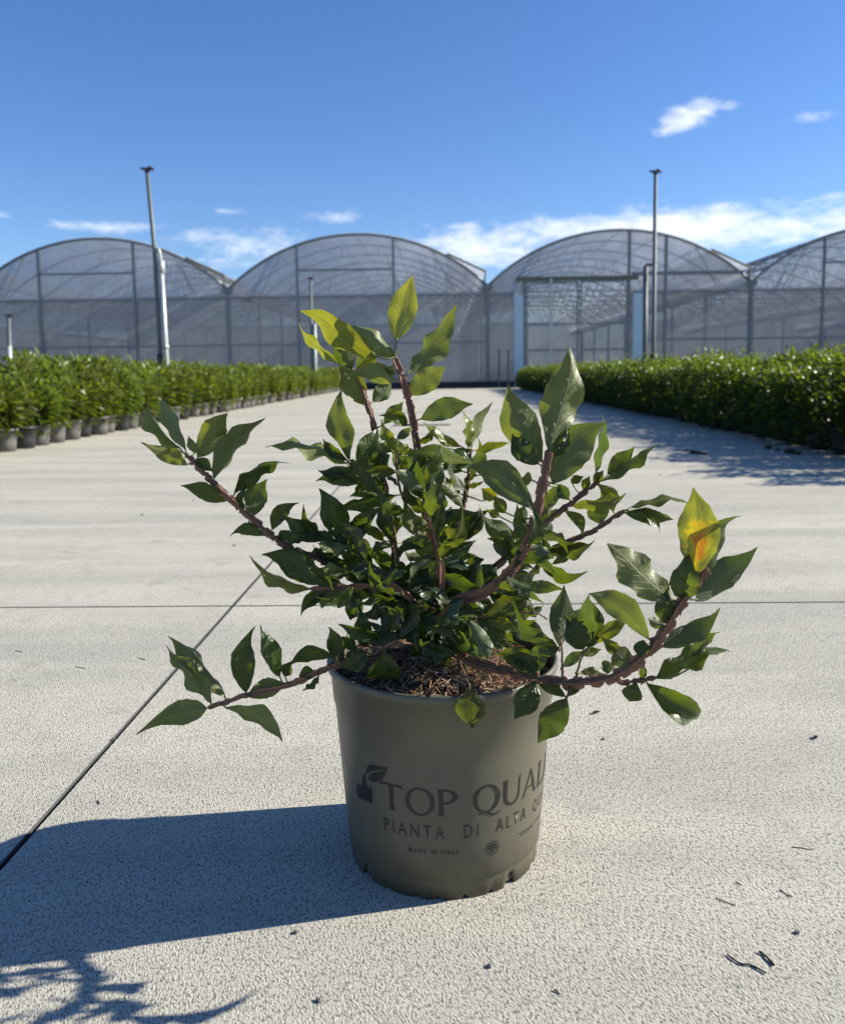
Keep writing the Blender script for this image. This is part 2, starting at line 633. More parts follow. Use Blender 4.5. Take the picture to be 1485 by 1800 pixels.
# tie bars and lattice under each inner arch
def tie_mb(x0, y):
    b = MB()
    b.tube([(x0, y, Z_G + .02), (x0 + SPAN, y, Z_G + .02)], .024, 5)
    for f in (.2, .35, .5, .65, .8):
        d = SPAN * (f - .5)
        b.tube([(x0 + SPAN * f, y, Z_G + .02), (x0 + SPAN * (f + .07), y, arc_z(SPAN * (f + .07 - .5)))], .016, 5)
        b.tube([(x0 + SPAN * f, y, Z_G + .02), (x0 + SPAN * (f - .07), y, arc_z(SPAN * (f - .07 - .5)))], .016, 5)
    return b
t0 = gpart(tie_mb(VAL[0], GY + 2.5), 'roof_truss', M['frame'])
for s in range(NS):
    for k in range(0, 10):
        if s == 0 and k == 0: continue
        gcopy(t0, SPAN * s, 2.5 * k)
# purlins
pb = MB()
pb.tube([(VAL[0] + SPAN * .5, GY + .1, 0), (VAL[0] + SPAN * .5, GY + GLEN, 0)], .022, 5)
p0 = gpart(pb, 'purlin', M['frame'])
first = True
for s in range(NS):
    for f in (.08, .2, .35, .5, .65, .8, .92):
        d = SPAN * (f - .5)
        if first:
            p0.location = (d, 0, arc_z(d) - .05); first = False
            pbase = p0
        else:
            o = gcopy(p0); o.location = (SPAN * s + d, 0, arc_z(d) - .05)
# gutters and inner posts
gb = MB()
gb.box((VAL[0] - .17, GY - .12, Z_G - .10), (VAL[0] + .17, GY + GLEN, Z_G + .03))
g0 = gpart(gb, 'gutter', M['frame'])
ib = MB()
ib.box((VAL[0] - .06, GY + 5, -.06), (VAL[0] + .06, GY + 5.12, Z_G - .11))
i0 = gpart(ib, 'inner_post', M['frame'])
for s in range(NS + 1):
    if s: gcopy(g0, SPAN * s)
    for k in range(0, 7):
        if s == 0 and k == 0: continue
        gcopy(i0, SPAN * s, 5 * k)
# roof film, one sheet per span
rb = MB()
n = 24
vs_, fs = [], []
for j in range(2):
    for k in range(n + 1):
        d = SPAN * (k / n - .5) * .992
        vs_.append((VAL[0] + SPAN / 2 + d, GY + .02 + j * (GLEN - .1), arc_z(d) + .065))
for k in range(n):
    fs.append((k, k + 1, n + 2 + k, n + 1 + k))
rb.add(vs_, fs)
r0 = gpart(rb, 'roof_film', M['film_roof'], True)
for s in range(1, NS): gcopy(r0, SPAN * s)
# far end wall
fb = MB()
fb.add([(VAL[0], GY + GLEN, -.06), (VAL[-1], GY + GLEN, -.06), (VAL[-1], GY + GLEN, Z_G + 1.0), (VAL[0], GY + GLEN, Z_G + 1.0)], [(0, 1, 2, 3)])
gpart(fb, 'end_film', M['film_wall'])
for sx in (VAL[0], VAL[-1]):
    fb = MB()
    fb.add([(sx, GY, -.06), (sx, GY + GLEN, -.06), (sx, GY + GLEN, Z_G), (sx, GY, Z_G)], [(0, 1, 2, 3)])
    gpart(fb, 'side_film', M['film_wall'])


def gable_poly(x0, xa, xb, z0, y, name, mat):
    """film between two uprights, its top cut to the arch"""
    b = MB()
    n = 12
    c = x0 + SPAN / 2
    lo, hi = [], []
    for k in range(n + 1):
        x = xa + (xb - xa) * k / n
        lo.append((x, y, z0)); hi.append((x, y, max(z0 + .02, arc_z(x - c) - .05)))
    b.add(lo + hi, [(k, k + 1, n + 2 + k, n + 1 + k) for k in range(n)])
    return gpart(b, name, mat)


def post(x, z0, z1, r=.05, name='post', y=GY - .02, mat='frame'):
    b = MB()
    b.box((x - r, y - r, z0), (x + r, y + r, z1))
    return gpart(b, name, M[mat])


def rail(xa, xb, z, r=.035, name='rail', y=GY - .03, mat='frame'):
    b = MB()
    b.box((xa, y - r * .7, z - r), (xb, y + r * .7, z + r))
    return gpart(b, name, M[mat])


def gx(px, py=560): return on_y(px, py, GY).x


door_x0, door_x1 = gx(921), gx(1104)
Z_D = on_y(1010, 490, GY).z
frac = (.255, .645)
for s in range(NS):
    x0, x1 = VAL[s], VAL[s + 1]
    post(x0, -.06, Z_G - .11, .06, 'valley_post')
    if s == 3:            # the bay with the sliding door
        ups = [x0, door_x0 - .32, door_x0, door_x1, gx(1168), x1]
        for k in range(5):
            xa, xb = ups[k], ups[k + 1]
            isdoor = (k == 2)
            gable_poly(x0, xa, xb, Z_D + .07 if isdoor else Z_T, GY + .03, 'gable_film', M['film_gable'])
            if not isdoor and k != 1:
                b = MB()
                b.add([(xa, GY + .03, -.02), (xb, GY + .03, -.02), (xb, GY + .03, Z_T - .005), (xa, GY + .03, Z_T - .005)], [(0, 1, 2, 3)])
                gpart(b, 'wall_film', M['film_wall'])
        for x in (door_x1, gx(1168)):
            post(x, -.06, arc_z(x - x0 - SPAN / 2) - .03, .045, 'mullion')
        post(door_x0, -.06, Z_D, .05, 'mullion')
        rail(x0 + .08, door_x0 - .36, Z_T); rail(door_x1 + .1, x1 - .08, Z_T)
        rail(door_x1 + .1, x1 - .3, on_y(1200, 480, GY).z, .06)
        rail(door_x1 + .1, x1 - .08, Z_M)
        rail(door_x0 - .3, door_x1 + .3, Z_D, .07, 'door_track', GY - .12, 'beam')
        for xa, xb in ((gx(903), gx(919)), (gx(1111), gx(1129))):
            b = MB(); b.box((xa, GY - .12, -.02), (xb, GY - .05, Z_T - .03)); gpart(b, 'blue_jamb', M['blue_panel'])
        # two sliding leaves
        xm = gx(1016)
        for li, (xa, xb) in enumerate(((door_x0 + .06, xm), (xm + .02, door_x1 - .06))):
            yy = GY - .10 - .07 * li
            db = MB()
            for x in (xa, xb - .06): db.box((x, yy - .03, .02), (x + .06, yy + .03, Z_D - .08))
            for z in (.02, Z_M - .35, Z_M + .55, Z_D - .14): db.box((xa + .06, yy - .025, z), (xb - .06, yy + .025, z + .06))
            dr = gpart(db, 'door', M['frame'])
            zs = (.08, Z_M - .35, Z_M + .55, Z_D - .14)
            for z0, z1 in zip(zs[:-1], zs[1:]):
                q = MB()
                z0b = z0 + (.06 if z0 > .1 else 0)
                q.add([(xa + .06 - GO.x, yy - GO.y, z0b), (xb - .06 - GO.x, yy - GO.y, z0b), (xb - .06 - GO.x, yy - GO.y, z1), (xa + .06 - GO.x, yy - GO.y, z1)], [(0, 1, 2, 3)])
                q.build('pane', M['film_door'], dr)
        post(gx(966), .0, Z_D, .045, 'door_stile', GY - .28, 'steel_pale')
    else:
        xs = [x0, x0 + SPAN * .27, x0 + SPAN * .64, x1]
        for k in range(3):
            xa, xb = xs[k], xs[k + 1]
            gable_poly(x0, xa, xb, Z_T, GY + .03, 'gable_film', M['film_gable'])
            b = MB()
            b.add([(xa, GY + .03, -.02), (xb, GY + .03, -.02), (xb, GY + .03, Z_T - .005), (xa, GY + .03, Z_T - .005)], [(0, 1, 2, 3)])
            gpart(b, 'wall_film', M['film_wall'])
        for x in xs[1:3]:
            post(x, -.06, arc_z(x - x0 - SPAN / 2) - .03, .038, 'mullion')
        zc = on_y(630, 474, GY).z
        rail(xs[1] + .06, xs[2] - .06, zc, .03)
        for xa, xb in zip(xs[:-1], xs[1:]):
            rail(xa + .08, xb - .08, Z_T, .035)
            rail(xa + .08, xb - .08, Z_M, .026)
    # lattice of the first frame
    b = MB()
    for f in (.12, .88):
        d = SPAN * (f - .5)
        b.tube([(x0 + SPAN * f, GY + .1, Z_T + .05), (x0 + SPAN * (f + (.09 if f < .5 else -.09)), GY + .1, arc_z(SPAN * (abs(f - .5) - .09)) - .05)], .025, 5)
    gpart(b, 'brace', M['frame'])
    # the raised vent flap on the right haunch of every roof
    b = MB()
    y0, y1 = GY - .05, GY + GLEN - .2
    dA, dB = SPAN * .345, SPAN * .492
    zA, zB = arc_z(dA) + .085, arc_z(dA) + .085 - (dB - dA) * .47
    c = x0 + SPAN / 2
    b.add([(c + dA, y0, zA), (c + dB, y0, zB), (c + dB, y1, zB), (c + dA, y1, zA),
           (c + dA, y0, zA + .012), (c + dB, y0, zB + .012), (c + dB, y1, zB + .012), (c + dA, y1, zA + .012)],
          [(0, 3, 2, 1), (4, 5, 6, 7), (0, 1, 5, 4), (1, 2, 6, 5), (2, 3, 7, 6), (3, 0, 4, 7)])
    vf = gpart(b, 'vent_flap', M['film_roof'])
    b = MB()
    b.tube([(c + dA - GO.x, y0 - .03 - GO.y, zA), (c + dB - GO.x, y0 - .03 - GO.y, zB)], .04, 6)
    b.tube([(c + dB - GO.x, y0 - .03 - GO.y, zB), (c + dB - .05 - GO.x, y0 - .03 - GO.y, arc_z(dB - .05))], .03, 6)
    b.build('vent_frame', M['beam'], vf)
post(VAL[-1], -.06, Z_G - .11, .06, 'valley_post')
# low black kerb sheet in front of the wall
b = MB(); b.box((VAL[1], GY - .09, -.06), (gx(903), GY - .04, .22)); gpart(b, 'base_board', M['rubber'])
b = MB(); b.box((door_x1 + .9, GY - .09, -.06), (VAL[6], GY - .04, .22)); gpart(b, 'base_board', M['rubber'])
# two short uprights beside the door
for k, px in enumerate((877, 893)):
    q = on_y(px, 676, GY - 1.0)
    b = MB()
    b.tube([(0, 0, -.06), (0, 0, on_y(px, 614, GY - 1.0).z)], .035, 8)
    b.lathe([(.0, .0), (.07, 0), (.07, .02), (.0, .02)], 10, (0, 0, -.06))
    o = b.build('bollard', M['steel']); o.location = (q.x, GY - 1.0, 0)
    tag(o, ('short grey guard post farther from the pale blue door jamb', 'short grey guard post close beside the pale blue door jamb')[k], 'post', 'guard posts before the greenhouse')

# ------------------------------------------------------------------ irrigation risers
def riser_head(b_parent, top, s=1.0):
    b = MB()
    b.tube([top, top + Vector((0, 0, .035))], .034 * s, 8)
    b.tube([top + Vector((-.085, 0, .045)), top + Vector((-.02, 0, .03)), top + Vector((.055, 0, .042)), top + Vector((.085, 0, .022))], [.012, .022, .024, .014], 6)
    b.tube([top + Vector((.03, 0, .03)), top + Vector((.03, 0, .075))], .014, 6)
    b.build('sprinkler_head', M['rubber'], b_parent)


def riser_left():
    Y = 11.0
    base = on_y(294, 735, Y)
    t = empty('irrigation_riser', (base.x, Y, 0))
    tag(t, 'tall sprinkler riser with a bright silver standpipe bent over at its top', 'riser pipe')
    L = lambda px, py: on_y(px, py, Y) - Vector((base.x, Y, 0))
    b = MB()
    top = L(259, 302); low = L(285, 690); low.z = 0.0; low.x = L(287, 740).x
    b.tube([low, L(283, 640), L(272, 440), top], [.028, .028, .028, .025], 10)
    b.build('pole', M['steel'], t, True)
    b = MB()
    b.tube([L(285, 700), L(281, 622)], .036, 10)
    b.build('sleeve', M['rubber'], t, True)
    b = MB()
    p = [L(298, 730), L(291, 600), L(283, 462)]
    p[0].z = 0
    b.tube(p, [.033, .032, .030], 12)
    b.build('standpipe', M['steel_pale'], t, True)
    b = MB()
    arc = [L(283, 466), L(282, 448), L(279, 438), L(275, 436), L(272, 441), L(271, 452)]
    b.tube(catmull(arc, 4), .017, 8)
    b.tube([L(284.5, 480), L(283.5, 458)], .04, 12)
    b.build('bend', M['steel_pale'], t, True)
    b = MB()
    b.tube([L(292, 613), L(291.4, 606)], .04, 10)
    b.build('clamp', M['steel_pale'], t, True)
    riser_head(t, top)


def riser_right():
    Y = 12.4
    base = on_y(1148, 720, Y)
    t = empty('irrigation_riser', (base.x, Y, 0))
    tag(t, 'slim sprinkler riser clamped to a darker shorter post in the clipped hedge', 'riser pipe')
    L = lambda px, py: on_y(px, py, Y) - Vector((base.x, Y, 0))
    top = L(1151.5, 306); low = L(1147, 720); low.z = 0
    b = MB(); b.tube([low, L(1148, 600), top], [.03, .03, .026], 10); b.build('pole', M['steel'], t, True)
    b = MB(); p = L(1136, 640); p.z = 0; p.y = .1; q = L(1137, 466); q.y = .1
    b.tube([p, q], .036, 10); b.build('support_post', M['steel'], t, True)
    b = MB(); b.tube([L(1134, 466), L(1151, 465)], .022, 8); b.build('bracket', M['steel'], t)
    b = MB(); b.tube([L(1147.5, 640), L(1147.8, 622)], .05, 10); b.build('valve', M['rubber'], t, True)
    riser_head(t, top)


def riser_far(px0, px1, ytop, ymid, Y, label):
    base = on_y(px1, 700, Y)
    t = empty('irrigation_riser', (base.x, Y, 0))
    tag(t, label, 'riser pipe')
    L = lambda px, py: on_y(px, py, Y) - Vector((base.x, Y, 0))
    lo = L(px0 + 4, 700); lo.z = 0
    b = MB(); b.tube([lo, L(px0, ytop)], .035, 8); b.build('pole', M['steel'], t, True)
    lo = L(px1, 700); lo.z = 0
    b = MB(); b.tube([lo, L(px1 - 2, ymid)], .045, 8); b.tube([L(px1 - 2, ymid + 2), L(px0 + 2, ymid + 2)], .025, 8)
    b.build('standpipe', M['steel_pale'], t, True)
    riser_head(t, L(px0, ytop), 1.1)


riser_left()
riser_right()
riser_far(546, 555, 492, 569, 22.5, 'thin far riser pipe with a pale standpipe before the grey greenhouse wall')
riser_far(16, 19, 558, 608, 17.0, 'low thin riser pipe behind the lance-leaved shrubs')
for k, (px, yt) in enumerate(((1384, 606), (1427, 603))):
    q = on_y(px, yt, 15.5)
    b = MB(); b.tube([(0, 0, 0), (0, 0, q.z)], .022, 8); b.tube([(0, 0, q.z - .05), (0, 0, q.z + .01)], .032, 8)
    o = b.build('stake', M['steel']); o.location = (q.x, 15.5, 0)
    tag(o, 'short grey stake rising out of the clipped hedge', 'stake', 'stakes in the clipped hedge')

# ------------------------------------------------------------------ background shrubs
def bush_mesh(name, seed, kind):
    r = random.Random(seed)
    b = MB()
    tones = []
    def leaf(p, d, L, wd, fold, tone, droop):
        d = d.normalized()
        side = d.cross(Vector((0, 0, 1)))
        if side.length < .05: side = Vector((1, 0, 0))
        side.normalize()
        ang = r.uniform(-.9, .9)
        up = side.cross(d).normalized()
        side = side * math.cos(ang) + up * math.sin(ang)
        up = side.cross(d).normalized()
        rows = [(0, .06), (.3, .8), (.6, 1.0), (.85, .55), (1, .02)] if kind == 'lance' else [(0, .1), (.35, .9), (.7, 1.0), (1, .08)]
        vs_ = []
        for s, ww in rows:
            c = p + d * (L * s) - up * (droop * s * s * L)
            h = wd * ww * .5
            vs_ += [c - side * h + up * (h * fold), c, c + side * h + up * (h * fold)]
        fs = []
        for i in range(len(rows) - 1):
            a = i * 3
            fs += [(a, a + 1, a + 4, a + 3), (a + 1, a + 2, a + 5, a + 4)]
        b.add(vs_, fs)
        tones.extend([tone] * len(vs_))
    if kind == 'lance':
        for s in range(40):
            th = r.uniform(0, 2 * PI)
            rad = .18 * math.sqrt(r.random())
            H = .60 - .9 * rad * rad + r.uniform(-.12, .05)
            bx, by = .04 * math.cos(th), .04 * math.sin(th)
            tx, ty = rad * math.cos(th), rad * math.sin(th)
            z0 = .135 + r.uniform(0, .16)
            nl = 15
            for k in range(nl):
                f = k / (nl - 1)
                z = z0 + (H - z0) * f
                q = (z - .16) / max(.05, H - .16)
                p = Vector((bx + (tx - bx) * q, by + (ty - by) * q, z))
                a = k * 2.4 + th + r.uniform(-.4, .4)
                el = -.25 + 1.15 * f + r.uniform(-.25, .25)
                d = Vector((math.cos(a) * math.cos(el), math.sin(a) * math.cos(el), math.sin(el)))
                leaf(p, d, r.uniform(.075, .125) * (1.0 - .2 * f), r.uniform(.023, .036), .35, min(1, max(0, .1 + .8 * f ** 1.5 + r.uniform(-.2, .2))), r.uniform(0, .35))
    else:
        for k in range(1150):
            u = r.random()
            z = .035 + .515 * u ** .8
            edge = .20 + .025 * math.sin(9 * z) - (.05 if z > .50 else 0)
            x, y = r.uniform(-edge, edge), r.uniform(-edge, edge)
            if r.random() < .6:                  # most leaves sit near the outside
                if r.random() < .5: x = math.copysign(edge - r.random() ** 2 * .08, x)
                else: y = math.copysign(edge - r.random() ** 2 * .08, y)
            if z > .50: z += r.uniform(-.03, .05)
            a = math.atan2(y, x) + r.uniform(-1.2, 1.2)
            el = r.uniform(-.2, 1.2)
            d = Vector((math.cos(a) * math.cos(el), math.sin(a) * math.cos(el), math.sin(el)))
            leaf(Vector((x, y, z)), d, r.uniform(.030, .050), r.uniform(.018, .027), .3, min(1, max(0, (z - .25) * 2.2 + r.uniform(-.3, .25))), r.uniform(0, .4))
        for k in range(20):                      # shoots that have grown past the clipping
            x, y = r.uniform(-.18, .18), r.uniform(-.18, .18)
            hh = r.uniform(.02, .14) * r.random() + .02
            for q in range(7):
                a = q * 2.4
                el = .7
                leaf(Vector((x, y, .52 + hh * q / 6)), Vector((math.cos(a) * .7, math.sin(a) * .7, .75)), r.uniform(.03, .042), .019, .3, 1.0, .1)
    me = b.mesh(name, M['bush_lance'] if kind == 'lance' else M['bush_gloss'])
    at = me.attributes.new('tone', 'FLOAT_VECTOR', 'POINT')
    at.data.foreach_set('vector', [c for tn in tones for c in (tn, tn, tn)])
    return me


def stem_mesh(seed, h):
    r = random.Random(seed)
    b = MB()
    for k in range(5):
        a = r.uniform(0, 2 * PI)
        e = r.uniform(.05, .13)
        b.tube([(.02 * math.cos(a), .02 * math.sin(a), .15), (.5 * e * math.cos(a), .5 * e * math.sin(a), .27), (e * math.cos(a), e * math.sin(a), h)], [.006, .005, .003], 5)
    return b.mesh('stem', M['stem'])


pb = MB()
pb.lathe([(.0, .004), (.074, .0), (.082, .07), (.092, .155), (.099, .155), (.100, .172), (.093, .172), (.088, .15), (.0, .145)], 20)
npot = pb.mesh('nursery_pot', M['nursery_pot'], True)
npot_black = npot.copy()
npot_black.materials[0] = M['rubber']
lance = [bush_mesh('lance_crown', 100 + k, 'lance') for k in range(6)]
gloss = [bush_mesh('gloss_crown', 200 + k, 'gloss') for k in range(6)]
stems = [stem_mesh(300 + k, .40) for k in range(4)]


def shrub(name, x, y, crown, sc_, label, group, withpot=True):
    t = empty(name, (x, y, 0), rnd.uniform(0, 2 * PI) if name == 'potted_shrub' else rnd.choice((0, PI / 2, PI, -PI / 2)) + rnd.uniform(-.12, .12))
    tag(t, label, 'shrub', group)
    link_mesh('pot', npot if name == 'potted_shrub' and rnd.random() < .7 else npot_black, t)
    c = link_mesh('crown', crown, t)
    w_ = rnd.uniform(.85, 1.2) if name == 'potted_shrub' else rnd.uniform(.95, 1.12)
    c.scale = (w_, w_, sc_)
    link_mesh('stem', rnd.choice(stems), t)
    return t


LX = on_ground(0, 796).x + .10               # front of the bed of lance-leaved shrubs
RX = on_ground(1485, 803).x - .10
for row in range(4):
    y = 4.2 + rnd.uniform(0, .2)
    while y < (27.5 if row < 3 else 15):
        gap = rnd.random() < .10 and row == 0
        x = LX - .12 - row * .30 + rnd.uniform(-.035, .035) - (.10 if gap else 0)
        vis = (y > 5.0 + 0.9 * row)
        if vis:
            if row == 0:
                shrub('potted_shrub', x, y, rnd.choice(lance), rnd.uniform(.78, 1.14), 'lance-leaved shrub in a grey pot, front row of its bed along the concrete', 'front row of lance-leaved shrubs')
            else:
                shrub('potted_shrub', x, y, rnd.choice(lance), rnd.uniform(.92, 1.18), 'lance-leaved potted shrub standing in the rows behind the front row', 'inner rows of lance-leaved shrubs')
        y += rnd.uniform(.265, .315) if row == 0 else rnd.uniform(.29, .34)
for row in range(4):
    y = 3.9 + rnd.uniform(0, .2)
    while y < (27.0 if row < 3 else 15):
        x = RX + .22 + row * .36 + rnd.uniform(-.05, .05)
        if y > 4.2 + .7 * row:
            if row == 0:
                shrub('hedge_shrub', x, y, rnd.choice(gloss), rnd.uniform(.88, 1.12), 'clipped glossy small-leaved shrub, lane side of the dense hedge bed', 'lane side of the clipped hedge bed')
            else:
                shrub('hedge_shrub', x, y, rnd.choice(gloss), rnd.uniform(.92, 1.18), 'clipped glossy small-leaved shrub within the hedge bed, away from the lane', 'inner rows of the clipped hedge bed')
        y += rnd.uniform(.34, .38)

# ------------------------------------------------------------------ the potted spindle shrub
gfront = on_ground(784, 1584)
BR = .1095
POT = Vector((on_ground(781, 1540).x, gfront.y + BR, 0))
POT_H = .231
plant = empty('potted_spindle', POT)
tag(plant, 'spreading winged-stem shrub in a taupe lettered pot standing on the concrete', 'potted plant')


def pot_r(z):
    if z < .021: return .1075 + .0015 * z / .021
    if z < .186: return .1112 + (.1238 - .1112) * (z - .021) / .165
    return .1238 + .0014 + (.128 - .1252) * (z - .186) / .036


# pot body with a scalloped foot
NB = 160
prof = [(pot_r(.021) - .0016, .021), (pot_r(.0225), .0225), (pot_r(.06), .06), (pot_r(.10), .10), (pot_r(.15), .15), (.1238, .1855), (.1254, .1870),
        (.1278, .2205), (.1302, .2215), (.1318, .2230), (.1322, .2265), (.1318, .2295), (.1305, .231), (.1285, .231), (.1270, .229), (.1262, .215), (.1225, .17)]
pbm = MB()
pbm.lathe(prof, NB)
# foot ring
holes = [(-52, 4.0, .0150), (41, 4.0, .0150), (-15, 1.6, .005), (-3, 3.2, .0035), (12, 1.8, .0055), (27, 2.0, .005), (-34, 2.0, .005), (66, 2, .005), (90, 5, .016), (140, 5, .016), (-95, 5, .016), (-140, 5, .016), (180, 3, .005)]
vs_ = []
for ring in range(4):
    for k in range(NB):
        deg = k * 360.0 / NB
        deg = deg - 360 if deg > 180 else deg
        zb = 0.0
        for (a, hw, hh) in holes:
            d = abs(deg - a)
            if d < hw: zb = max(zb, hh * min(1, (hw - d) / (hw * .45)))
        th = R(deg)
        if ring == 0: r_, z_ = pot_r(.021) - .0016, .021
        elif ring == 1: r_, z_ = .1085, .0175
        elif ring == 2: r_, z_ = .1078, zb
        else: r_, z_ = .1050, zb
        vs_.append((r_ * math.sin(th), -r_ * math.cos(th), z_))
fs = []
for i in range(3):
    for k in range(NB):
        k2 = (k + 1) % NB
        fs.append(((i + 1) * NB + k, (i + 1) * NB + k2, i * NB + k2, i * NB + k))
pbm.add(vs_, fs)
pbm.lathe([(.1050, .004), (.1045, .0205), (.0, .0205)], NB)
pot = pbm.build('pot', M['pot'], plant, True)


# --- print on the pot
def cone_hit(px, py):
    """angle round the pot and height where a pixel's line of sight meets its wall"""
    d = ray(px, py)
    t = .3
    while t < 1.6:
        p = CAM + d * t - POT
        if math.hypot(p.x, p.y) < pot_r(p.z) and 0 < p.z < .23:
            return math.atan2(p.x, -p.y), p.z
        t += .0005
    return None


def wrap(x, z, off=.0005):
    """x metres of arc (0 = towards -Y), z height"""
    r = pot_r(z) + off
    th = x / .1170
    return (r * math.sin(th), -r * math.cos(th), z)


def strip(A, B):
    return ('s', A, B)


def ring_strip(cx, cy, rx, ry, ix, iy, a0=0, a1=360, n=40):
    A, B = [], []
    for k in range(n + 1):
        a = R(a0 + (a1 - a0) * k / n)
        A.append((cx + rx * math.cos(a), cy + ry * math.sin(a)))
        B.append((cx + ix * math.cos(a), cy + iy * math.sin(a)))
    return strip(A, B)


def seg(p, q, w0, w1=None, n=8):
    w1 = w0 if w1 is None else w1
    A, B = [], []
    for k in range(n + 1):
        f = k / n
        x, y = p[0] + (q[0] - p[0]) * f, p[1] + (q[1] - p[1]) * f
        ww = w0 + (w1 - w0) * f
        A.append((x - ww / 2, y)); B.append((x + ww / 2, y))
    return strip(A, B)


def flared(x, y0, y1, wmid, wend):
    A, B = [], []
    for k in range(13):
        f = k / 12
        ww = wmid + (wend - wmid) * (abs(f - .5) * 2) ** 5
        A.append((x - ww / 2, y0 + (y1 - y0) * f)); B.append((x + ww / 2, y0 + (y1 - y0) * f))
    return strip(A, B)


GLY = {
    'T': (.92, [strip([(0.0, .80), (.05, .90), (.2, .925), (.46, .93), (.72, .925), (.87, .90), (.92, .80)], [(.02, 1.02), (.06, 1.0), (.2, 1.0), (.46, 1.0), (.72, 1.0), (.86, 1.0), (.90, 1.02)]), flared(.46, 0, .935, .155, .26)]),
    'O': (1.08, [ring_strip(.54, .5, .54, .53, .37, .47)]),
    'P': (.74, [flared(.13, 0, 1, .155, .25), ring_strip(.20, .72, .53, .28, .34, .225, -90, 90)]),
    'Q': (1.08, [ring_strip(.54, .5, .54, .53, .37, .47), strip([(.22, -.09), (.4, -.015), (.6, -.10), (.8, -.20), (.98, -.17), (1.1, -.07)], [(.24, -.05), (.42, .05), (.62, -.02), (.82, -.12), (.99, -.12), (1.09, -.04)])]),
    'U': (.92, [strip([(.02, 1), (.07, .9), (.07, .4), (.12, .18), (.27, .02), (.47, -.03), (.66, .02), (.80, .18), (.84, .4), (.84, .9), (.79, 1)], [(.28, 1), (.23, .9), (.23, .4), (.26, .22), (.36, .09), (.48, .06), (.63, .09), (.74, .22), (.78, .4), (.78, .9), (.93, 1)])]),
    'A': (.98, [seg((.08, 0), (.47, 1.0), .06), seg((.86, 0), (.47, 1.02), .19, .10), strip([(.2, .3), (.45, .3), (.74, .3)], [(.22, .36), (.45, .36), (.72, .36)]), seg((.06, 0), (.08, .03), .2, .1, 3), seg((.86, 0), (.86, .03), .3, .2, 3)]),
    'L': (.72, [flared(.14, 0, 1, .155, .25), strip([(.14, 0), (.4, 0), (.66, 0), (.70, .0)], [(.14, .07), (.4, .075), (.6, .10), (.68, .23)])]),
    'I': (.3, [flared(.15, 0, 1, .155, .25)]),
    'Y': (.9, [seg((.45, .45), (.12, 1), .16), seg((.45, .45), (.78, 1), .07), flared(.45, 0, .47, .155, .22)]),
}


def print_strips(shapes, name):
    b = MB()
    for (_, A, B) in shapes:
        n = len(A)
        # subdivide across so the print follows the curve of the wall
        vs_, fs = [], []
        m = 4
        for i in range(n):
            for j in range(m + 1):
                f = j / m
                vs_.append(wrap(A[i][0] + (B[i][0] - A[i][0]) * f, A[i][1] + (B[i][1] - A[i][1]) * f))
        for i in range(n - 1):
            for j in range(m):
                a = i * (m + 1) + j
                fs.append((a, a + 1, a + m + 2, a + m + 1))
        b.add(vs_, fs)
    return b.build(name, M['ink'], pot)


def serif_word(text, px0, px_last, py, cap):
    """letters from the pixel where the line starts, at the wall height of its baseline"""
    th, z = cone_hit(px0, py)
    x = th * .117
    sp = .10
    for ch in text:
        if ch == ' ':
            x += .40 * cap; continue
        wd, sh = GLY[ch]
        out = []
        for (_, A, B) in sh:
            out.append(strip([(x + p[0] * cap, z0 + p[1] * cap) for p in A for z0 in (z,)], [(x + p[0] * cap, z + p[1] * cap) for p in B]))
        print_strips(out, 'letter')
        x += (wd + sp) * cap


zT = cone_hit(747, 1433)[1]
_, ztop = cone_hit(747, 1386)
CAP = (ztop - zT) * .98
def _ang(px, py): return cone_hit(px, py)[0] * .117
x_t = _ang(672, 1426)
xx = x_t
for ch in 'TOP QUALITY':
    if ch == ' ':
        xx = _ang(830, 1430); continue
    wd, sh = GLY[ch]
    sq = .98
    print_strips([strip([(xx + p[0] * CAP * sq, zT + p[1] * CAP) for p in A], [(xx + p[0] * CAP * sq, zT + p[1] * CAP) for p in B]) for (_, A, B) in sh], 'letter')
    xx += (wd + .08) * CAP * sq


def font_print(text, x0, x1, z, h, name='lettering', spacing=1.0, bold=0.0):
    cu = bpy.data.curves.new('t', 'FONT')
    cu.body = text
    cu.size = 1.0
    cu.space_character = spacing
    cu.offset = bold - .008
    cu.resolution_u = 3
    ob = bpy.data.objects.new('t', cu)
    COL.objects.link(ob)
    bpy.context.view_layer.update()
    me = bpy.data.meshes.new_from_object(ob.evaluated_get(bpy.context.evaluated_depsgraph_get()))
    bpy.data.objects.remove(ob)
    bm = bmesh.new()
    bm.from_mesh(me)
    bmesh.ops.triangulate(bm, faces=bm.faces[:])
    xs = [v.co.x for v in bm.verts]
    mn, mx = min(xs), max(xs)
    capz = max(v.co.y for v in bm.verts if v.co.y < .74) if 'À' in text else max(v.co.y for v in bm.verts)
    for v in bm.verts:
        v.co = wrap(x0 + (v.co.x - mn) / (mx - mn) * (x1 - x0), z + v.co.y / capz * h, .0006)
    bm.to_mesh(me)
    bm.free()
    me.materials.clear()
    me.materials.append(M['ink'])
    return link_mesh(name, me, pot)


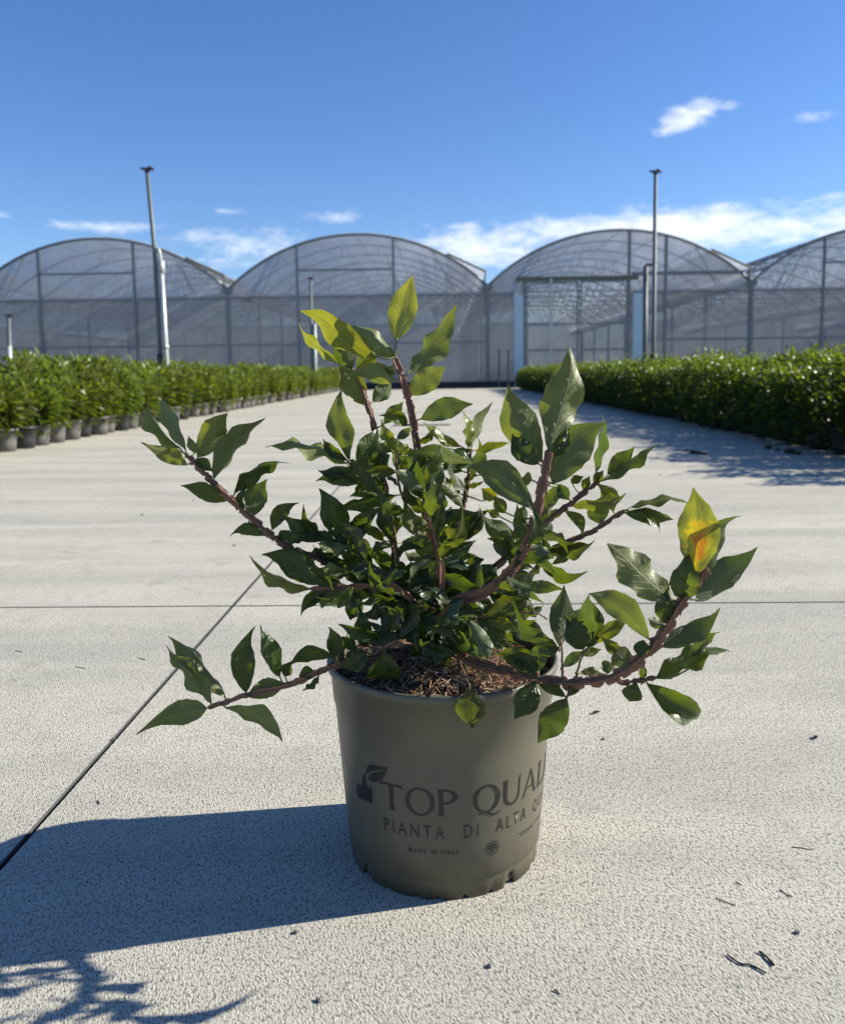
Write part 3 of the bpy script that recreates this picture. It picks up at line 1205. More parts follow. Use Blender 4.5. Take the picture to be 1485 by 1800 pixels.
zP = cone_hit(745, 1473)[1]
hP = cone_hit(745, 1451)[1] - zP
font_print('PIANTA', _ang(677, 1462), _ang(781, 1474), zP, hP, spacing=1.45)
font_print('DI', _ang(815, 1472), _ang(840, 1470), zP, hP, spacing=1.45)
xa, xb = _ang(872, 1462), _ang(922, 1447)
font_print('ALTA', xa, xb, zP, hP, spacing=1.45)
font_print('QUALIT\u00c0', xb + .016, xb + .016 + .075, zP, hP, spacing=1.45)
zM = cone_hit(762, 1501)[1]
font_print('MADE IN ITALY', _ang(719, 1495), _ang(807, 1499), zM, .0048, spacing=1.35, bold=.012)
font_print('TOPQUALITYPLANTS.IT', _ang(908, 1473), _ang(908, 1473) + .078, cone_hit(908, 1473)[1], .0046, spacing=1.3, bold=.012)
# round emblem: ring, dome and peak
ex, ez = _ang(865, 1490), cone_hit(865, 1490)[1]
er = .0079
print_strips([ring_strip(ex, ez, er, er, er * .88, er * .88), ring_strip(ex, ez + er * .05, er * .62, er * .62, er * .36, er * .30, -20, 200, 24),
              strip([(ex - er * .5, ez - er * .1), (ex, ez + er * .25), (ex + er * .5, ez - er * .1)], [(ex - er * .45, ez - er * .25), (ex, ez + er * .02), (ex + er * .45, ez - er * .25)]),
              strip([(ex - er * .35, ez - er * .45), (ex, ez - er * .15), (ex + er * .35, ez - er * .45)], [(ex - er * .25, ez - er * .6), (ex, ez - er * .5), (ex + er * .25, ez - er * .6)])], 'emblem')


# leaf-in-a-pot mark before the name
def mk(pts):
    return [(_ang(540 + x / 2.97, 1080 + y / 2.97), cone_hit(540 + x / 2.97, 1080 + y / 2.97)[1]) for x, y in pts]
print_strips([strip(mk([(256, 884), (262, 930), (266, 955)]), mk([(292, 893), (298, 940), (300, 968)])),
              strip(mk([(292, 893), (298, 940), (300, 968)]), mk([(338, 906), (341, 950), (340, 985)])),
              strip(mk([(286, 892), (290, 860), (296, 838)]), mk([(312, 899), (306, 870), (304, 836)])),
              strip(mk([(308, 834), (309, 812), (318, 793), (338, 783), (362, 788), (390, 796), (420, 796)]), mk([(309, 836), (316, 828), (330, 820), (348, 815), (364, 814), (385, 810), (419, 800)])),
              strip(mk([(322, 862), (334, 870), (352, 874), (376, 868), (396, 856), (412, 832), (420, 802)]), mk([(322, 850), (326, 838), (340, 828), (356, 824), (370, 822), (392, 816), (419, 801)]))], 'logo_mark')

# --- soil and fibres
so = MB()
nr, na = 9, 48
vs_, fs = [(0, 0, .236)], []
r9 = random.Random(9)
for i in range(1, nr + 1):
    f = i / nr
    for k in range(na):
        a = 2 * PI * k / na
        rr = .1258 * f
        z = .204 + .026 * (1 - f ** 2.2) + r9.uniform(-.004, .005) * (1 if f < .98 else .3)
        vs_.append((rr * math.cos(a), rr * math.sin(a), z))
for k in range(na):
    fs.append((0, 1 + k, 1 + (k + 1) % na))
for i in range(nr - 1):
    for k in range(na):
        a, b_ = 1 + i * na + k, 1 + i * na + (k + 1) % na
        fs.append((a, a + na, b_ + na, b_))
so.add(vs_, fs)
soil = so.build('soil', M['soil'], plant, True)
fb = MB()
for k in range(2400):
    a = r9.uniform(0, 2 * PI)
    rr = .122 * math.sqrt(r9.random())
    clump = .5 + .5 * math.sin(a * 3 + 1.3) * math.cos(rr * 60 + a)
    if r9.random() > .25 + .75 * clump: continue
    z = .208 + .026 * (1 - (rr / .126) ** 2.2)
    p = Vector((rr * math.cos(a), rr * math.sin(a), z))
    ln = r9.uniform(.008, .032)
    h = r9.uniform(0, 2 * PI)
    d = Vector((math.cos(h), math.sin(h), r9.uniform(-.15, .35))) * ln
    side = Vector((-math.sin(h), math.cos(h), 0)) * ln * r9.uniform(-.4, .4)
    pts = [p - d * .5, p + side + Vector((0, 0, r9.uniform(.001, .008))), p + d * .5]
    for q in pts:
        m_ = math.hypot(q.x, q.y)
        if m_ > .1245: q.x *= .1245 / m_; q.y *= .1245 / m_
    fb.tube(pts, r9.uniform(.00022, .0005), 3, False, 0 if r9.random() < .78 else 1)
fo = fb.build('coir_fibres', [M['fibre'], M['fibre_pale']], plant)
fo['kind'] = 'stuff'

# --- branches, traced as (x, y in the photograph, metres in front of (-) or behind (+) the pot's centre)
def at(px, py, dy):
    return on_y(px, py, POT.y + dy) - POT


BRANCHES = [
    ([(776, 1172, 0), (772, 1110, 0), (771, 1050, 0)], .0085, .007),
    ([(772, 1110, 0), (776, 1010, 0), (757, 930, 0), (745, 860, 0), (735, 790, 0), (724, 730, 0), (711, 675, 0), (694, 628, 0)], .006, .0042),
    ([(771, 1090, .02), (705, 1020, .03), (689, 950, .035), (676, 860, .04), (662, 770, .04), (645, 710, .04), (630, 668, .04), (616, 645, .04)], .0048, .0026),
    ([(752, 950, -.02), (715, 890, -.03), (698, 835, -.03), (697, 798, -.03)], .003, .002),
    ([(700, 990, .0), (684, 900, .0), (650, 852, .01), (618, 818, .015), (606, 806, .015)], .0035, .002),
    ([(773, 1090, 0), (700, 1045, -.01), (620, 1008, -.02), (565, 985, -.025), (512, 965, -.03), (477, 941, -.03), (442, 911, -.03), (405, 876, -.03), (375, 848, -.03), (350, 822, -.03), (327, 799, -.03)], .0052, .0034),
    ([(771, 1100, -.02), (700, 1036, -.04), (640, 1030, -.05), (590, 1033, -.055), (545, 1035, -.06)], .0045, .0024),
    ([(705, 1030, 0), (650, 990, -.01), (616, 965, -.02), (611, 948, -.02)], .003, .002),
    ([(773, 1105, -.02), (800, 1058, -.05), (845, 1045, -.07), (895, 1008, -.085), (925, 960, -.09), (942, 905, -.095), (954, 850, -.10), (965, 792, -.10)], .0072, .0056),
    ([(790, 1060, .01), (880, 990, .03), (950, 925, .035), (993, 893, .04), (1030, 863, .04), (1054, 845, .04)], .0045, .0026),
    ([(790, 1075, .02), (930, 985, .045), (1000, 952, .05), (1035, 937, .05), (1062, 920, .05), (1098, 897, .05)], .0048, .0032),
    ([(774, 1125, -.02), (830, 1162, -.06), (900, 1181, -.092), (943, 1193, -.115), (1000, 1199, -.135), (1055, 1196, -.155), (1100, 1178, -.17), (1141, 1144, -.18), (1170, 1106, -.187), (1197, 1063, -.192), (1222, 1026, -.196), (1242, 998, -.20)], .0066, .0045),
    ([(773, 1150, 0), (690, 1156, -.03), (630, 1162, -.05), (598, 1168, -.065), (560, 1181, -.075), (509, 1204, -.085), (434, 1222, -.09), (366, 1244, -.095)], .0048, .0030),
    ([(772, 1090, .03), (780, 1018, .04), (797, 944, .045), (815, 885, .05), (824, 830, .05), (827, 790, .05)], .0048, .0022),
    ([(775, 1040, -.03), (770, 955, -.035), (754, 913, -.04), (746, 862, -.04), (738, 835, -.04)], .004, .003),
    ([(800, 1100, .03), (880, 1090, .04), (905, 1045, .05), (935, 1008, .055), (962, 972, .06)], .0035, .003),
    ([(780, 1115, -.04), (815, 1098, -.07), (843, 1085, -.08), (930, 1076, -.08), (962, 1088, -.08)], .0028, .0013),
    ([(988, 1198, -.13), (988, 1150, -.132), (984, 1122, -.134)], .0022, .0016),
    ([(995, 1228, -.142), (1009, 1196, -.138), (1025, 1150, -.14), (1036, 1136, -.14)], .0022, .0016),
    ([(1080, 1188, -.163), (1092, 1199, -.165), (1129, 1196, -.17), (1152, 1191, -.172)], .0024, .0024),
    ([(785, 1140, -.03), (805, 1160, -.08), (818, 1188, -.125), (826, 1210, -.142)], .0020, .0013),
    ([(765, 1140, -.03), (700, 1130, -.07), (660, 1148, -.09), (645, 1152, -.095)], .0024, .0014),
    ([(760, 1130, -.01), (690, 1110, -.03), (636, 1132, -.05), (625, 1140, -.05)], .0024, .0016),
]
bpts = []                                     # (px, py, dy, branch index) sampled along every branch


def bridge(P, per=8):
    return [tuple(v) for v in catmull([(a, b, c * 1000) for a, b, c in P], per)]


branch_obs = []
r5 = random.Random(55)
for bi, (P, ra, rb_) in enumerate(BRANCHES):
    q = bridge(P)
    for (a, b, c) in q: bpts.append((a, b, c / 1000, bi))
    pts = [at(a, b, c / 1000) for a, b, c in q]
    for i in range(1, len(pts) - 1):          # slight knuckles
        pts[i] = pts[i] + Vector((r5.uniform(-1, 1), r5.uniform(-1, 1), r5.uniform(-1, 1))) * .0006
    n = len(pts)
    rads = [(ra + (rb_ - ra) * (i / (n - 1))) * (.54 + .08 * r5.random()) * (1.22 if i % 7 == 3 else 1.0) for i in range(n)]
    mb = MB()
    mb.tube(pts, rads, 8, True, 0)
    # corky wings: four thin ridges, broken into lengths
    fr = frames_along(pts)
    if rb_ > .0021:
        for kf in range(4):
            th = PI / 4 + kf * PI / 2 + bi
            i = r5.randint(0, 2)
            while i < n - 2:
                ln = r5.randint(3, 8)
                j = min(n - 1, i + ln)
                if j - i >= 2:
                    va, fsx = [], []
                    hh = r5.uniform(.55, 1.0)
                    for k in range(i, j + 1):
                        t_, a_, b_ = fr[k]
                        d = a_ * math.cos(th) + b_ * math.sin(th)
                        s_ = t_.cross(d)
                        r0_ = rads[k]
                        h_ = r0_ * hh * (1.0 + .25 * r5.uniform(-1, 1)) * (.75 if k in (i, j) else 1)
                        o_ = t_ * ((.0012 if k == i else -.0012 if k == j else 0))
                        for sg in (-1, 1):
                            va.append(pts[k] + o_ + d * (r0_ * .85) + s_ * (sg * r0_ * .22))
                        for sg in (1, -1):
                            va.append(pts[k] + o_ + d * (r0_ + h_) + s_ * (sg * r0_ * .15))
                    m = j - i
                    for k in range(m):
                        a = k * 4
                        for e in range(4):
                            e2 = (e + 1) % 4
                            fsx.append((a + e, a + e2, a + 4 + e2, a + 4 + e))
                    fsx.append((3, 2, 1, 0)); fsx.append((m * 4, m * 4 + 1, m * 4 + 2, m * 4 + 3))
                    mb.add(va, fsx, 1)
                i = j + r5.randint(0, 1)
    branch_obs.append(mb.build('branch', [M['bark'], M['cork']], plant))

# --- leaves: base x, y, tip x, y, apparent width (crop units), face (t upper / u under), youth, bend, curl
LEAVES = []


def grp(ox, oy, s, rows):
    for r_ in rows:
        bx, by, tx, ty, wd = r_[:5]
        face = r_[5] if len(r_) > 5 else None
        young = r_[6] if len(r_) > 6 else None
        bend = (r_[7] if len(r_) > 7 else 0) / s
        curl = r_[8] if len(r_) > 8 else None
        ddy = r_[9] if len(r_) > 9 else 0.0
        LEAVES.append((ox + bx / s, oy + by / s, ox + tx / s, oy + ty / s, wd / s, face, young, bend, curl, ddy))


grp(240, 680, 3.7125, [   # long branch reaching out over the bed
    (285, 400, 45, 90, 75, 'u', .25, 22), (325, 415, 150, 60, 92, 'u', .3, -18, .2), (330, 510, 88, 420, 115, 'u', .3, -25, 1.1), (400, 460, 580, 150, 172, 'u', .35),
    (385, 430, 335, 325, 55, 'u', .3), (505, 600, 850, 210, 135, 'u', .2, 18), (600, 740, 305, 615, 115, 't', .1, 0), (640, 695, 945, 435, 132, 't', .0, 22),
    (740, 860, 805, 596, 155, 'u', .0), (840, 970, 622, 928, 82, 't', .0, -25), (885, 930, 1025, 738, 104, 't', .0, 22), (980, 1040, 1082, 902, 72, 'u', .0),
    (400, 470, 490, 545, 84, 't', .1), (1240, 1000, 958, 818, 92, 't', .0, -25), (1215, 990, 1050, 805, 80, 't', 0, -10), (1010, 1030, 1212, 1005, 62, 't', .0, 30),
    (1195, 1290, 862, 1040, 190, 't', .0, -12), (1135, 1320, 728, 1138, 86, 'u', .55, 12), (1250, 1310, 1045, 1452, 90, 't', .1, 0), (1245, 1325, 1212, 1440, 110, 'u', .3),
    (1370, 1330, 1310, 1436, 44, 't'), (1420, 1330, 1392, 1500, 90, 't'), (1372, 1065, 1103, 1085, 92, 't', 0, -30), (1360, 1040, 1240, 662, 185, 't', 0),
    (1390, 990, 1490, 850, 130, 't', 0, 0), (1390, 480, 1265, 40, 150, 'u', .2, 0, .3), (1370, 500, 850, 355, 112, 'u', .35, -35), (1375, 480, 1205, 352, 74, 't', 0, -16),
    (1420, 535, 1188, 575, 92, 't', 0, 10), (700, 800, 712, 640, 50, 't', 0), (930, 1000, 1000, 935, 80, 't', 0), (1480, 1100, 1160, 1120, 110, 't', 0, 20)])
grp(500, 470, 3.7125, [   # the upright leader and its neighbours
    (730, 475, 820, 45, 188, 'u', 1.0, 0, .1), (810, 690, 1100, 245, 182, 'u', .3, 10), (795, 835, 1032, 622, 160, 'u', .4, -20, .1), (735, 590, 410, 362, 132, 'u', .3, -22),
    (600, 590, 158, 208, 150, 't', .8, -8), (350, 630, 68, 392, 56, 't', .85, -8), (440, 660, 325, 440, 150, 'u', .1), (470, 670, 590, 530, 130, 't', .8),
    (715, 735, 425, 680, 135, 'u', .4, -20), (530, 900, 345, 640, 160, 'u', .35, -10), (575, 880, 716, 740, 122, 'u', .1), (655, 650, 722, 700, 60, 't', .4),
    (890, 990, 1222, 880, 150, 'u', .1, 18), (480, 1300, 620, 1050, 152, 't', .1), (722, 1195, 610, 1018, 82, 't', .75, 0), (735, 1120, 832, 1045, 62, 'u', 0),
    (800, 1030, 640, 945, 88, 't', .3, -12), (650, 1020, 785, 890, 92, 'u', .1, 10), (800, 1225, 1215, 1332, 112, 't', .65, 45), (862, 1150, 988, 1060, 44, 't', .1),
    (1150, 1170, 915, 1008, 88, 't', .7, 15), (1200, 1180, 1186, 940, 62, 't', .6), (1218, 1170, 1352, 876, 60, 'u', .3), (1245, 1195, 1456, 1122, 56, 't', .75, 8),
    (1205, 1195, 1090, 1235, 88, 'u', .1), (480, 1410, 218, 1355, 98, 't', 0, -15), (610, 1285, 348, 1362, 84, 't', .5, -12), (725, 1335, 535, 1350, 82, 't', .3, -12),
    (795, 1325, 935, 1395, 92, 't', .7), (845, 1250, 1022, 1365, 104, 't', .5, 12), (968, 1300, 1122, 1310, 66, 't', 0, 15), (1140, 1475, 1078, 1368, 84, 'u', .1),
    (915, 1430, 1042, 1480, 112, 't', 0), (700, 1205, 618, 1150, 72, 't', .2), (560, 1290, 690, 1210, 130, 't', 0), (762, 1212, 806, 1150, 62, 't', .8), (440, 1250, 470, 1330, 70, 't', .3),
    (1100, 1260, 1220, 1300, 80, 't', .2), (1160, 1330, 1050, 1290, 70, 't', 0), (1180, 1440, 1300, 1400, 34, 't', .1), (1170, 1450, 1290, 1350, 34, 't', .1), (520, 1410, 460, 1480, 60, 't', .3), (600, 1400, 540, 1460, 100, 't', .5)])
grp(820, 600, 3.7125, [   # thick forward branch with the largest leaves
    (540, 725, 745, 45, 262, 'u', .35, 10, -.1, 0), (490, 790, 232, 312, 250, 'u', .25, 18, .15), (560, 930, 838, 492, 285, 'u', .15, 30, .1), (840, 860, 940, 494, 74, 'u', .0, 10),
    (440, 1095, 48, 728, 215, 'u', .15, -10), (470, 800, 265, 630, 150, 't', 0), (920, 872, 1112, 712, 104, 'u', 0, 20), (885, 912, 1236, 655, 84, 't', 0, -18),
    (830, 930, 885, 845, 66, 't', .3), (580, 760, 682, 580, 62, 't', 0), (690, 1075, 1052, 1048, 96, 't', .5, 40), (870, 1190, 840, 1045, 145, 'u', .1),
    (955, 1110, 885, 910, 112, 't', .55, -10), (1060, 1085, 1472, 1010, 60, 't', .45, 12), (1030, 1118, 1295, 1190, 112, 't', -.2, 12), (1130, 1100, 1352, 1182, 62, 't', .3, 18),
    (590, 940, 508, 1112, 92, 'u', .1), (600, 930, 662, 1040, 92, 't', 0), (455, 1215, 555, 1290, 112, 'u', .1, 30), (640, 1105, 455, 1195, 74, 'u', .1, -18),
    (640, 1108, 772, 1262, 76, 't', .3, 35), (500, 1345, 772, 1262, 74, 't', 0, -20), (520, 1360, 838, 1345, 84, 't', .3, 8), (555, 1455, 690, 1388, 54, 't', 0),
    (370, 1430, 572, 1408, 104, 't', 0, 18), (340, 1325, 75, 1178, 132, 'u', .15, -22), (385, 1190, 330, 1058, 52, 't', .4), (310, 1400, 162, 1258, 112, 't', .1, 14),
    (195, 1035, 100, 955, 104, 't', .8), (425, 905, 362, 890, 92, 't', .8), (0, 1300, 112, 1080, 92, 't', 0, -12), (212, 1142, 138, 1102, 62, 't', .7),
    (-10, 1445, 112, 1425, 70, 't', 0), (250, 1120, 180, 1010, 90, 't', .4), (680, 920, 760, 880, 60, 't', .2), (760, 970, 800, 880, 60, 't', .4), (430, 1250, 490, 1330, 80, 'u', .1), (560, 1330, 650, 1420, 70, 't', 0)])
grp(900, 840, 3.228, [    # low right-hand branch
    (930, 705, 558, 335, 190, 'u', .3, 30), (965, 690, 985, 448, 160, 't', .1), (1110, 540, 1230, 168, 128, 'u', .1, 25), (1040, 700, 1412, 430, 152, 'u', -.1, 14),
    (880, 830, 845, 640, 112, 't', 0), (850, 960, 1202, 785, 112, 'u', .1, 25), (775, 915, 420, 655, 150, 'u', .2, -30), (872, 850, 768, 800, 62, 'u', .2),
    (812, 1138, 1216, 932, 112, 't', .15, -20), (1040, 1070, 1142, 855, 62, 'u', .1), (760, 1165, 1082, 1382, 150, 't', .1, -10), (705, 1165, 660, 1275, 112, 't', 0),
    (695, 1075, 570, 962, 124, 'u', .1, 10), (600, 985, 505, 905, 72, 't', .6), (575, 1060, 495, 1082, 74, 'u', 0), (745, 920, 715, 1020, 84, 't', 0),
    (270, 960, 312, 614, 142, 'u', -.2), (402, 972, 330, 780, 140, 't', 0), (430, 965, 482, 690, 132, 't', 0), (480, 935, 662, 800, 84, 't', .4, 10),
    (262, 972, 148, 985, 72, 't', 0), (292, 1070, 400, 978, 64, 'u', 0), (380, 1000, 505, 975, 52, 't', .3), (140, 1110, -10, 985, 130, 't', .2, -20),
    (150, 1100, 150, 928, 92, 'u', -.2), (255, 962, -10, 825, 92, 't', 0, -20), (140, 1150, 8, 1365, 140, 't', 0, 10, 0.0, -.04), (310, 1252, 140, 1500, 150, 't', .1, 10, 0.0, -.03),
    (302, 1240, 138, 1180, 62, 't', .1, -16), (312, 1240, 392, 1142, 62, 't', 0), (382, 1108, 525, 1112, 52, 't', .2, 12), (735, 1150, 745, 1060, 44, 't', .1),
    (105, 772, -8, 772, 84, 'u', 0), (120, 728, -8, 690, 50, 't', .3), (330, 850, 400, 740, 80, 't', .3), (440, 940, 415, 670, 90, 'u', 0)])
LEAVES.append((900 + 1045 / 3.228, 840 + 550 / 3.228, 900 + 1040 / 3.228, 840 + 55 / 3.228, 225 / 3.228, 'B', .7, -14 / 3.228, 0.0, 0.0))
grp(240, 1080, 3.7125, [  # low left-hand branch
    (490, 580, 168, 225, 132, 'u', .25, -22), (590, 550, 240, 118, 108, 'u', .3, -25, .2), (460, 612, 110, 670, 152, 'u', .4, 0), (580, 610, 970, 795, 112, 'u', .45, 14),
    (715, 510, 690, 95, 150, 't', .05, 10, .3), (935, 405, 790, 98, 122, 't', .05, -14), (730, 535, 992, 470, 125, 'u', .3, 30), (1290, 280, 985, 310, 104, 't', 0, -40),
    (965, 400, 1010, 310, 84, 't', 0), (1010, 445, 1132, 425, 44, 'u', .4), (1060, 405, 1168, 378, 84, 't', .1, 14), (1190, 400, 1083, 508, 44, 't', 0),
    (1300, 275, 1285, 78, 112, 't', -.1), (1310, 255, 1392, 98, 44, 't', 0), (1360, 330, 1490, 250, 104, 't', .05, 10)])
grp(500, 820, 3.228, [    # the heart of the shrub
    (372, 430, 505, 228, 112, 't', .1), (540, 628, 312, 640, 92, 't', .6, -30), (520, 640, 480, 735, 150, 't', 0), (425, 705, 360, 872, 100, 't', 0, 8), (372, 700, 300, 792, 42, 't', 0),
    (700, 722, 478, 825, 112, 't', 0, -12), (760, 735, 584, 842, 92, 'u', 0, -14), (680, 765, 528, 882, 62, 't', 0), (835, 745, 842, 850, 112, 'u', 0), (1092, 850, 818, 925, 62, 't', .6, -28, .2),
    (1108, 848, 938, 782, 62, 't', .2, -10), (1132, 850, 1385, 772, 112, 't', .2, 25), (1142, 850, 1322, 952, 72, 't', .65, 18), (1150, 872, 1212, 962, 62, 't', .3), (1222, 845, 1402, 832, 74, 'u', 0, 10),
    (440, 1022, 440, 798, 100, 't', -.1, -8), (702, 960, 488, 992, 82, 't', 0, -25), (470, 1062, 328, 1162, 112, 't', 0), (565, 1052, 560, 1230, 195, 't', .1), (1050, 1100, 1080, 1205, 84, 'u', -.1),
    (1120, 1080, 1142, 1192, 74, 'u', -.1), (1432, 1172, 1205, 1050, 125, 't', .35, -25), (1050, 1258, 1060, 1485, 172, 't', .1, 0, 0.0), (1180, 972, 980, 1050, 62, 't', 0), (1300, 900, 1490, 962, 84, 't', 0, 14),
    (640, 162, 310, 242, 92, 't', 0, 12), (980, 450, 1132, 228, 112, 't', .1, 12), (840, 372, 678, 280, 82, 't', .5), (890, 402, 982, 350, 62, 't', .6), (660, 432, 842, 450, 72, 'u', .2, 12),
    (842, 502, 660, 488, 62, 'u', .2, 12), (842, 512, 932, 588, 82, 't', .2), (1030, 552, 1132, 530, 62, 't', .1), (562, 422, 458, 350, 52, 't', .4, -10), (722, 242, 792, 180, 72, 't', .4), (962, 202, 930, 58, 82, 't', .3),
    (892, 302, 820, 208, 72, 't', .1), (770, 540, 885, 722, 162, 't', -.2), (722, 642, 720, 540, 112, 't', -.2), (1100, 682, 1182, 540, 142, 't', -.1), (742, 872, 690, 800, 102, 't', -.1), (882, 902, 800, 770, 122, 't', 0),
    (930, 882, 960, 800, 100, 't', -.1), (952, 722, 1022, 690, 50, 't', 0), (700, 600, 600, 560, 90, 't', -.1), (820, 620, 900, 560, 90, 't', -.1), (900, 760, 980, 700, 80, 't', 0), (640, 700, 560, 760, 90, 't', -.1),
    (860, 1000, 800, 900, 90, 't', -.1), (1010, 1010, 940, 900, 90, 't', 0), (740, 1010, 690, 900, 90, 't', -.1), (960, 1060, 900, 980, 70, 't', 0), (1240, 1030, 1160, 980, 60, 'u', 0), (400, 1040, 330, 960, 70, 't', -.1)])
# filler inside the crown, where leaves cannot be told apart
r6 = random.Random(66)
core = [p for p in bpts if (p[0] - 765) ** 2 / 190 ** 2 + (p[1] - 985) ** 2 / 165 ** 2 < 1]
for k in range(175):
    p = r6.choice(core)
    a = math.atan2(p[1] - 1060, p[0] - 770) + r6.uniform(-1.1, 1.1)
    L_ = r6.uniform(42, 88)
    LEAVES.append((p[0], p[1], p[0] + L_ * math.cos(a), p[1] + L_ * math.sin(a), L_ * r6.uniform(.26, .40), r6.choice('ttu'), r6.choice((0, 0, .1, .3)), L_ * r6.uniform(-.12, .12), None, r6.uniform(-.06, .06)))

core2 = [p for p in bpts if (p[0] - 770) ** 2 / 130 ** 2 + (p[1] - 1055) ** 2 / 75 ** 2 < 1]
for k in range(64):
    p = r6.choice(core2)
    a = r6.uniform(-PI, PI)
    L_ = r6.uniform(46, 84)
    if p[1] + L_ * math.sin(a) > 1165: a = -a
    LEAVES.append((p[0], p[1], p[0] + L_ * math.cos(a), p[1] + L_ * math.sin(a), L_ * r6.uniform(.26, .42), r6.choice('tttu'), 0.0, L_ * r6.uniform(-.15, .15), None, r6.uniform(-.05, .05)))
r7 = random.Random(77)
NSEG, NW = 14, 6
for li, (bx, by, tx, ty, wpx, face, young, bend, curl, ddy) in enumerate(LEAVES):
    best = min(bpts, key=lambda q: (q[0] - bx) ** 2 + (q[1] - by) ** 2)
    dist = math.hypot(best[0] - bx, best[1] - by)
    dyb = best[2] + ddy * .5 + (r7.uniform(-.006, .006) if dist > 3 else 0)
    lpx = math.hypot(tx - bx, ty - by)
    foreshort = r7.uniform(-.42, .42) if lpx < 110 else r7.uniform(-.22, .22)
    dyt = dyb + ddy * .5 + foreshort * lpx * .00062
    B, T = at(bx, by, dyb), at(tx, ty, dyt)
    root = at(*best[:3])
    e1 = T - B
    L = e1.length
    e1 = e1 / L
    mid = (B + T) * .5
    toc = (CAM - POT - mid)
    depth = toc.length
    n0 = (toc - e1 * toc.dot(e1)).normalized()
    e20 = n0.cross(e1)
    wapp = wpx / FPX * depth
    if young is None: young = 0.0
    wapp *= .98
    wtrue = max(wapp, min(.37 * L, wapp * 2.1))
    rho = math.acos(max(.2, min(1, wapp / wtrue))) * r7.choice((-1, 1))
    rho += r7.uniform(-.15, .15)
    nv = n0 * math.cos(rho) + e20 * math.sin(rho)          # face turned towards the camera
    side = nv.cross(e1)
    up = -nv if face in ('u', 'B') else nv                 # the leaf's own upper side
    fold = r7.uniform(.12, .62)
    arch = r7.uniform(-.06, .17) if curl is None else 0.02
    hook = r7.choice((-1, 1)) * r7.uniform(.15, .95) if lpx > 45 else r7.uniform(-.3, .3)
    if curl == 0.0: hook = .1
    tipc = (r7.uniform(-.15, .5) if r7.random() < .8 else r7.uniform(.6, 1.1)) if curl is None else curl
    twist = r7.uniform(-.5, .5)
    roll = r7.uniform(-.3, .6)
    wave = r7.uniform(.025, .085); wf = r7.uniform(1.5, 3.2); wp = r7.uniform(0, 6.28)
    pk = r7.uniform(.9, 1.2)
    bendm = bend / FPX * depth
    vs_, uvs = [], []
    for i in range(NSEG + 1):
        s = i / NSEG
        c = B + e1 * (L * s) + e20 * (bendm * 4 * s * (1 - s) * .9)
        # lengthwise arch; the point turns away from or towards the upper side
        c = c + up * (-arch * L * 4 * s * (1 - s) * -1) - up * (tipc * L * max(0, s - .6) ** 2 * 2.2) + e20 * (hook * L * max(0, s - .62) ** 2 * 1.6)
        prof_ = max(0.0, math.sin(PI * min(1, s ** pk))) ** .74
        if s > .62: prof_ *= 1 - .62 * ((s - .62) / .38) ** 1.2
        hw = max(wtrue * .5 * prof_, .0006)
        tw = twist * (s - .35) * .9
        sd_ = side * math.cos(tw) + nv * math.sin(tw)
        nn_ = up * math.cos(tw) - side * (math.sin(tw) * (1 if up.dot(nv) > 0 else -1))
        for j in range(NW + 1):
            t = j / NW * 2 - 1
            ser = 1 + (.035 * math.sin(i * 2.6 + li) if abs(t) == 1 else 0)
            wv = wave * L * math.sin(wf * 2 * PI * s + wp + (1.3 if t > 0 else 0)) * abs(t) ** 2 * prof_
            cup = fold * hw * abs(t) ** 1.25 - roll * hw * max(0, abs(t) - .5) ** 2 * 3
            blis = .012 * wtrue * math.sin(9 * s * PI + 3 * abs(t)) * (1 - abs(t))
            vs_.append(c + sd_ * (hw * t * ser) + nn_ * (cup + wv + blis))
            uvs.append((j / NW, s))
    fs = []
    flip = up.dot(nv) > 0
    for i in range(NSEG):
        for j in range(NW):
            a = i * (NW + 1) + j
            q = (a, a + 1, a + NW + 2, a + NW + 1)
            # front face (winding) is the leaf's upper side
            fs.append(q)
    pn = (Vector(vs_[fs[NSEG * NW // 2 + 1][1]]) - Vector(vs_[fs[NSEG * NW // 2 + 1][0]])).cross(Vector(vs_[fs[NSEG * NW // 2 + 1][3]]) - Vector(vs_[fs[NSEG * NW // 2 + 1][0]]))
    if pn.dot(up) < 0:
        fs = [f[::-1] for f in fs]
    mb = MB()
    mb.add(vs_, fs, 0)
    nleafv = len(vs_)
    # stalk back to its branch
    sag = Vector((0, 0, -.1)) * (root - B).length
    if (root - B).length < .0035:
        root = B - e1 * .0045
    st = [root, (root + B) * .5 + sag, B + e1 * (L * .04)]
    mb.tube(st, [.0011, .0009, .0008], 5, True, 1)
    me = mb.mesh('leaf', [M['leaf_blotch'] if face == 'B' else M['leaf'], M['stalk']], True)
    ul = me.uv_layers.new(name='UVMap')
    for lp in me.loops:
        ul.data[lp.index].uv = uvs[lp.vertex_index] if lp.vertex_index < nleafv else (.5, .02)
    o = link_mesh('leaf', me, branch_obs[best[3]])
    o.color = (max(0, min(1, young + r7.uniform(-.05, .08))), 0, 0, 1)

# ------------------------------------------------------------------ litter on the concrete
def twig(pxs, rad, label, grp_, seed):
    r_ = random.Random(seed)
    rad *= .62
    P = [on_ground(x, y, rad * .9) for x, y in pxs]
    o_ = P[0].copy(); o_.z = 0
    mb = MB()
    P = catmull([p - o_ for p in P], 4)
    mb.tube([p + Vector((0, 0, abs(r_.uniform(0, .0006)))) for p in P], [rad * r_.uniform(.7, 1.0) for _ in P], 6)
    ob = mb.build('twig', M['twig']); ob.location = o_
    return tag(ob, label, 'twig', grp_)


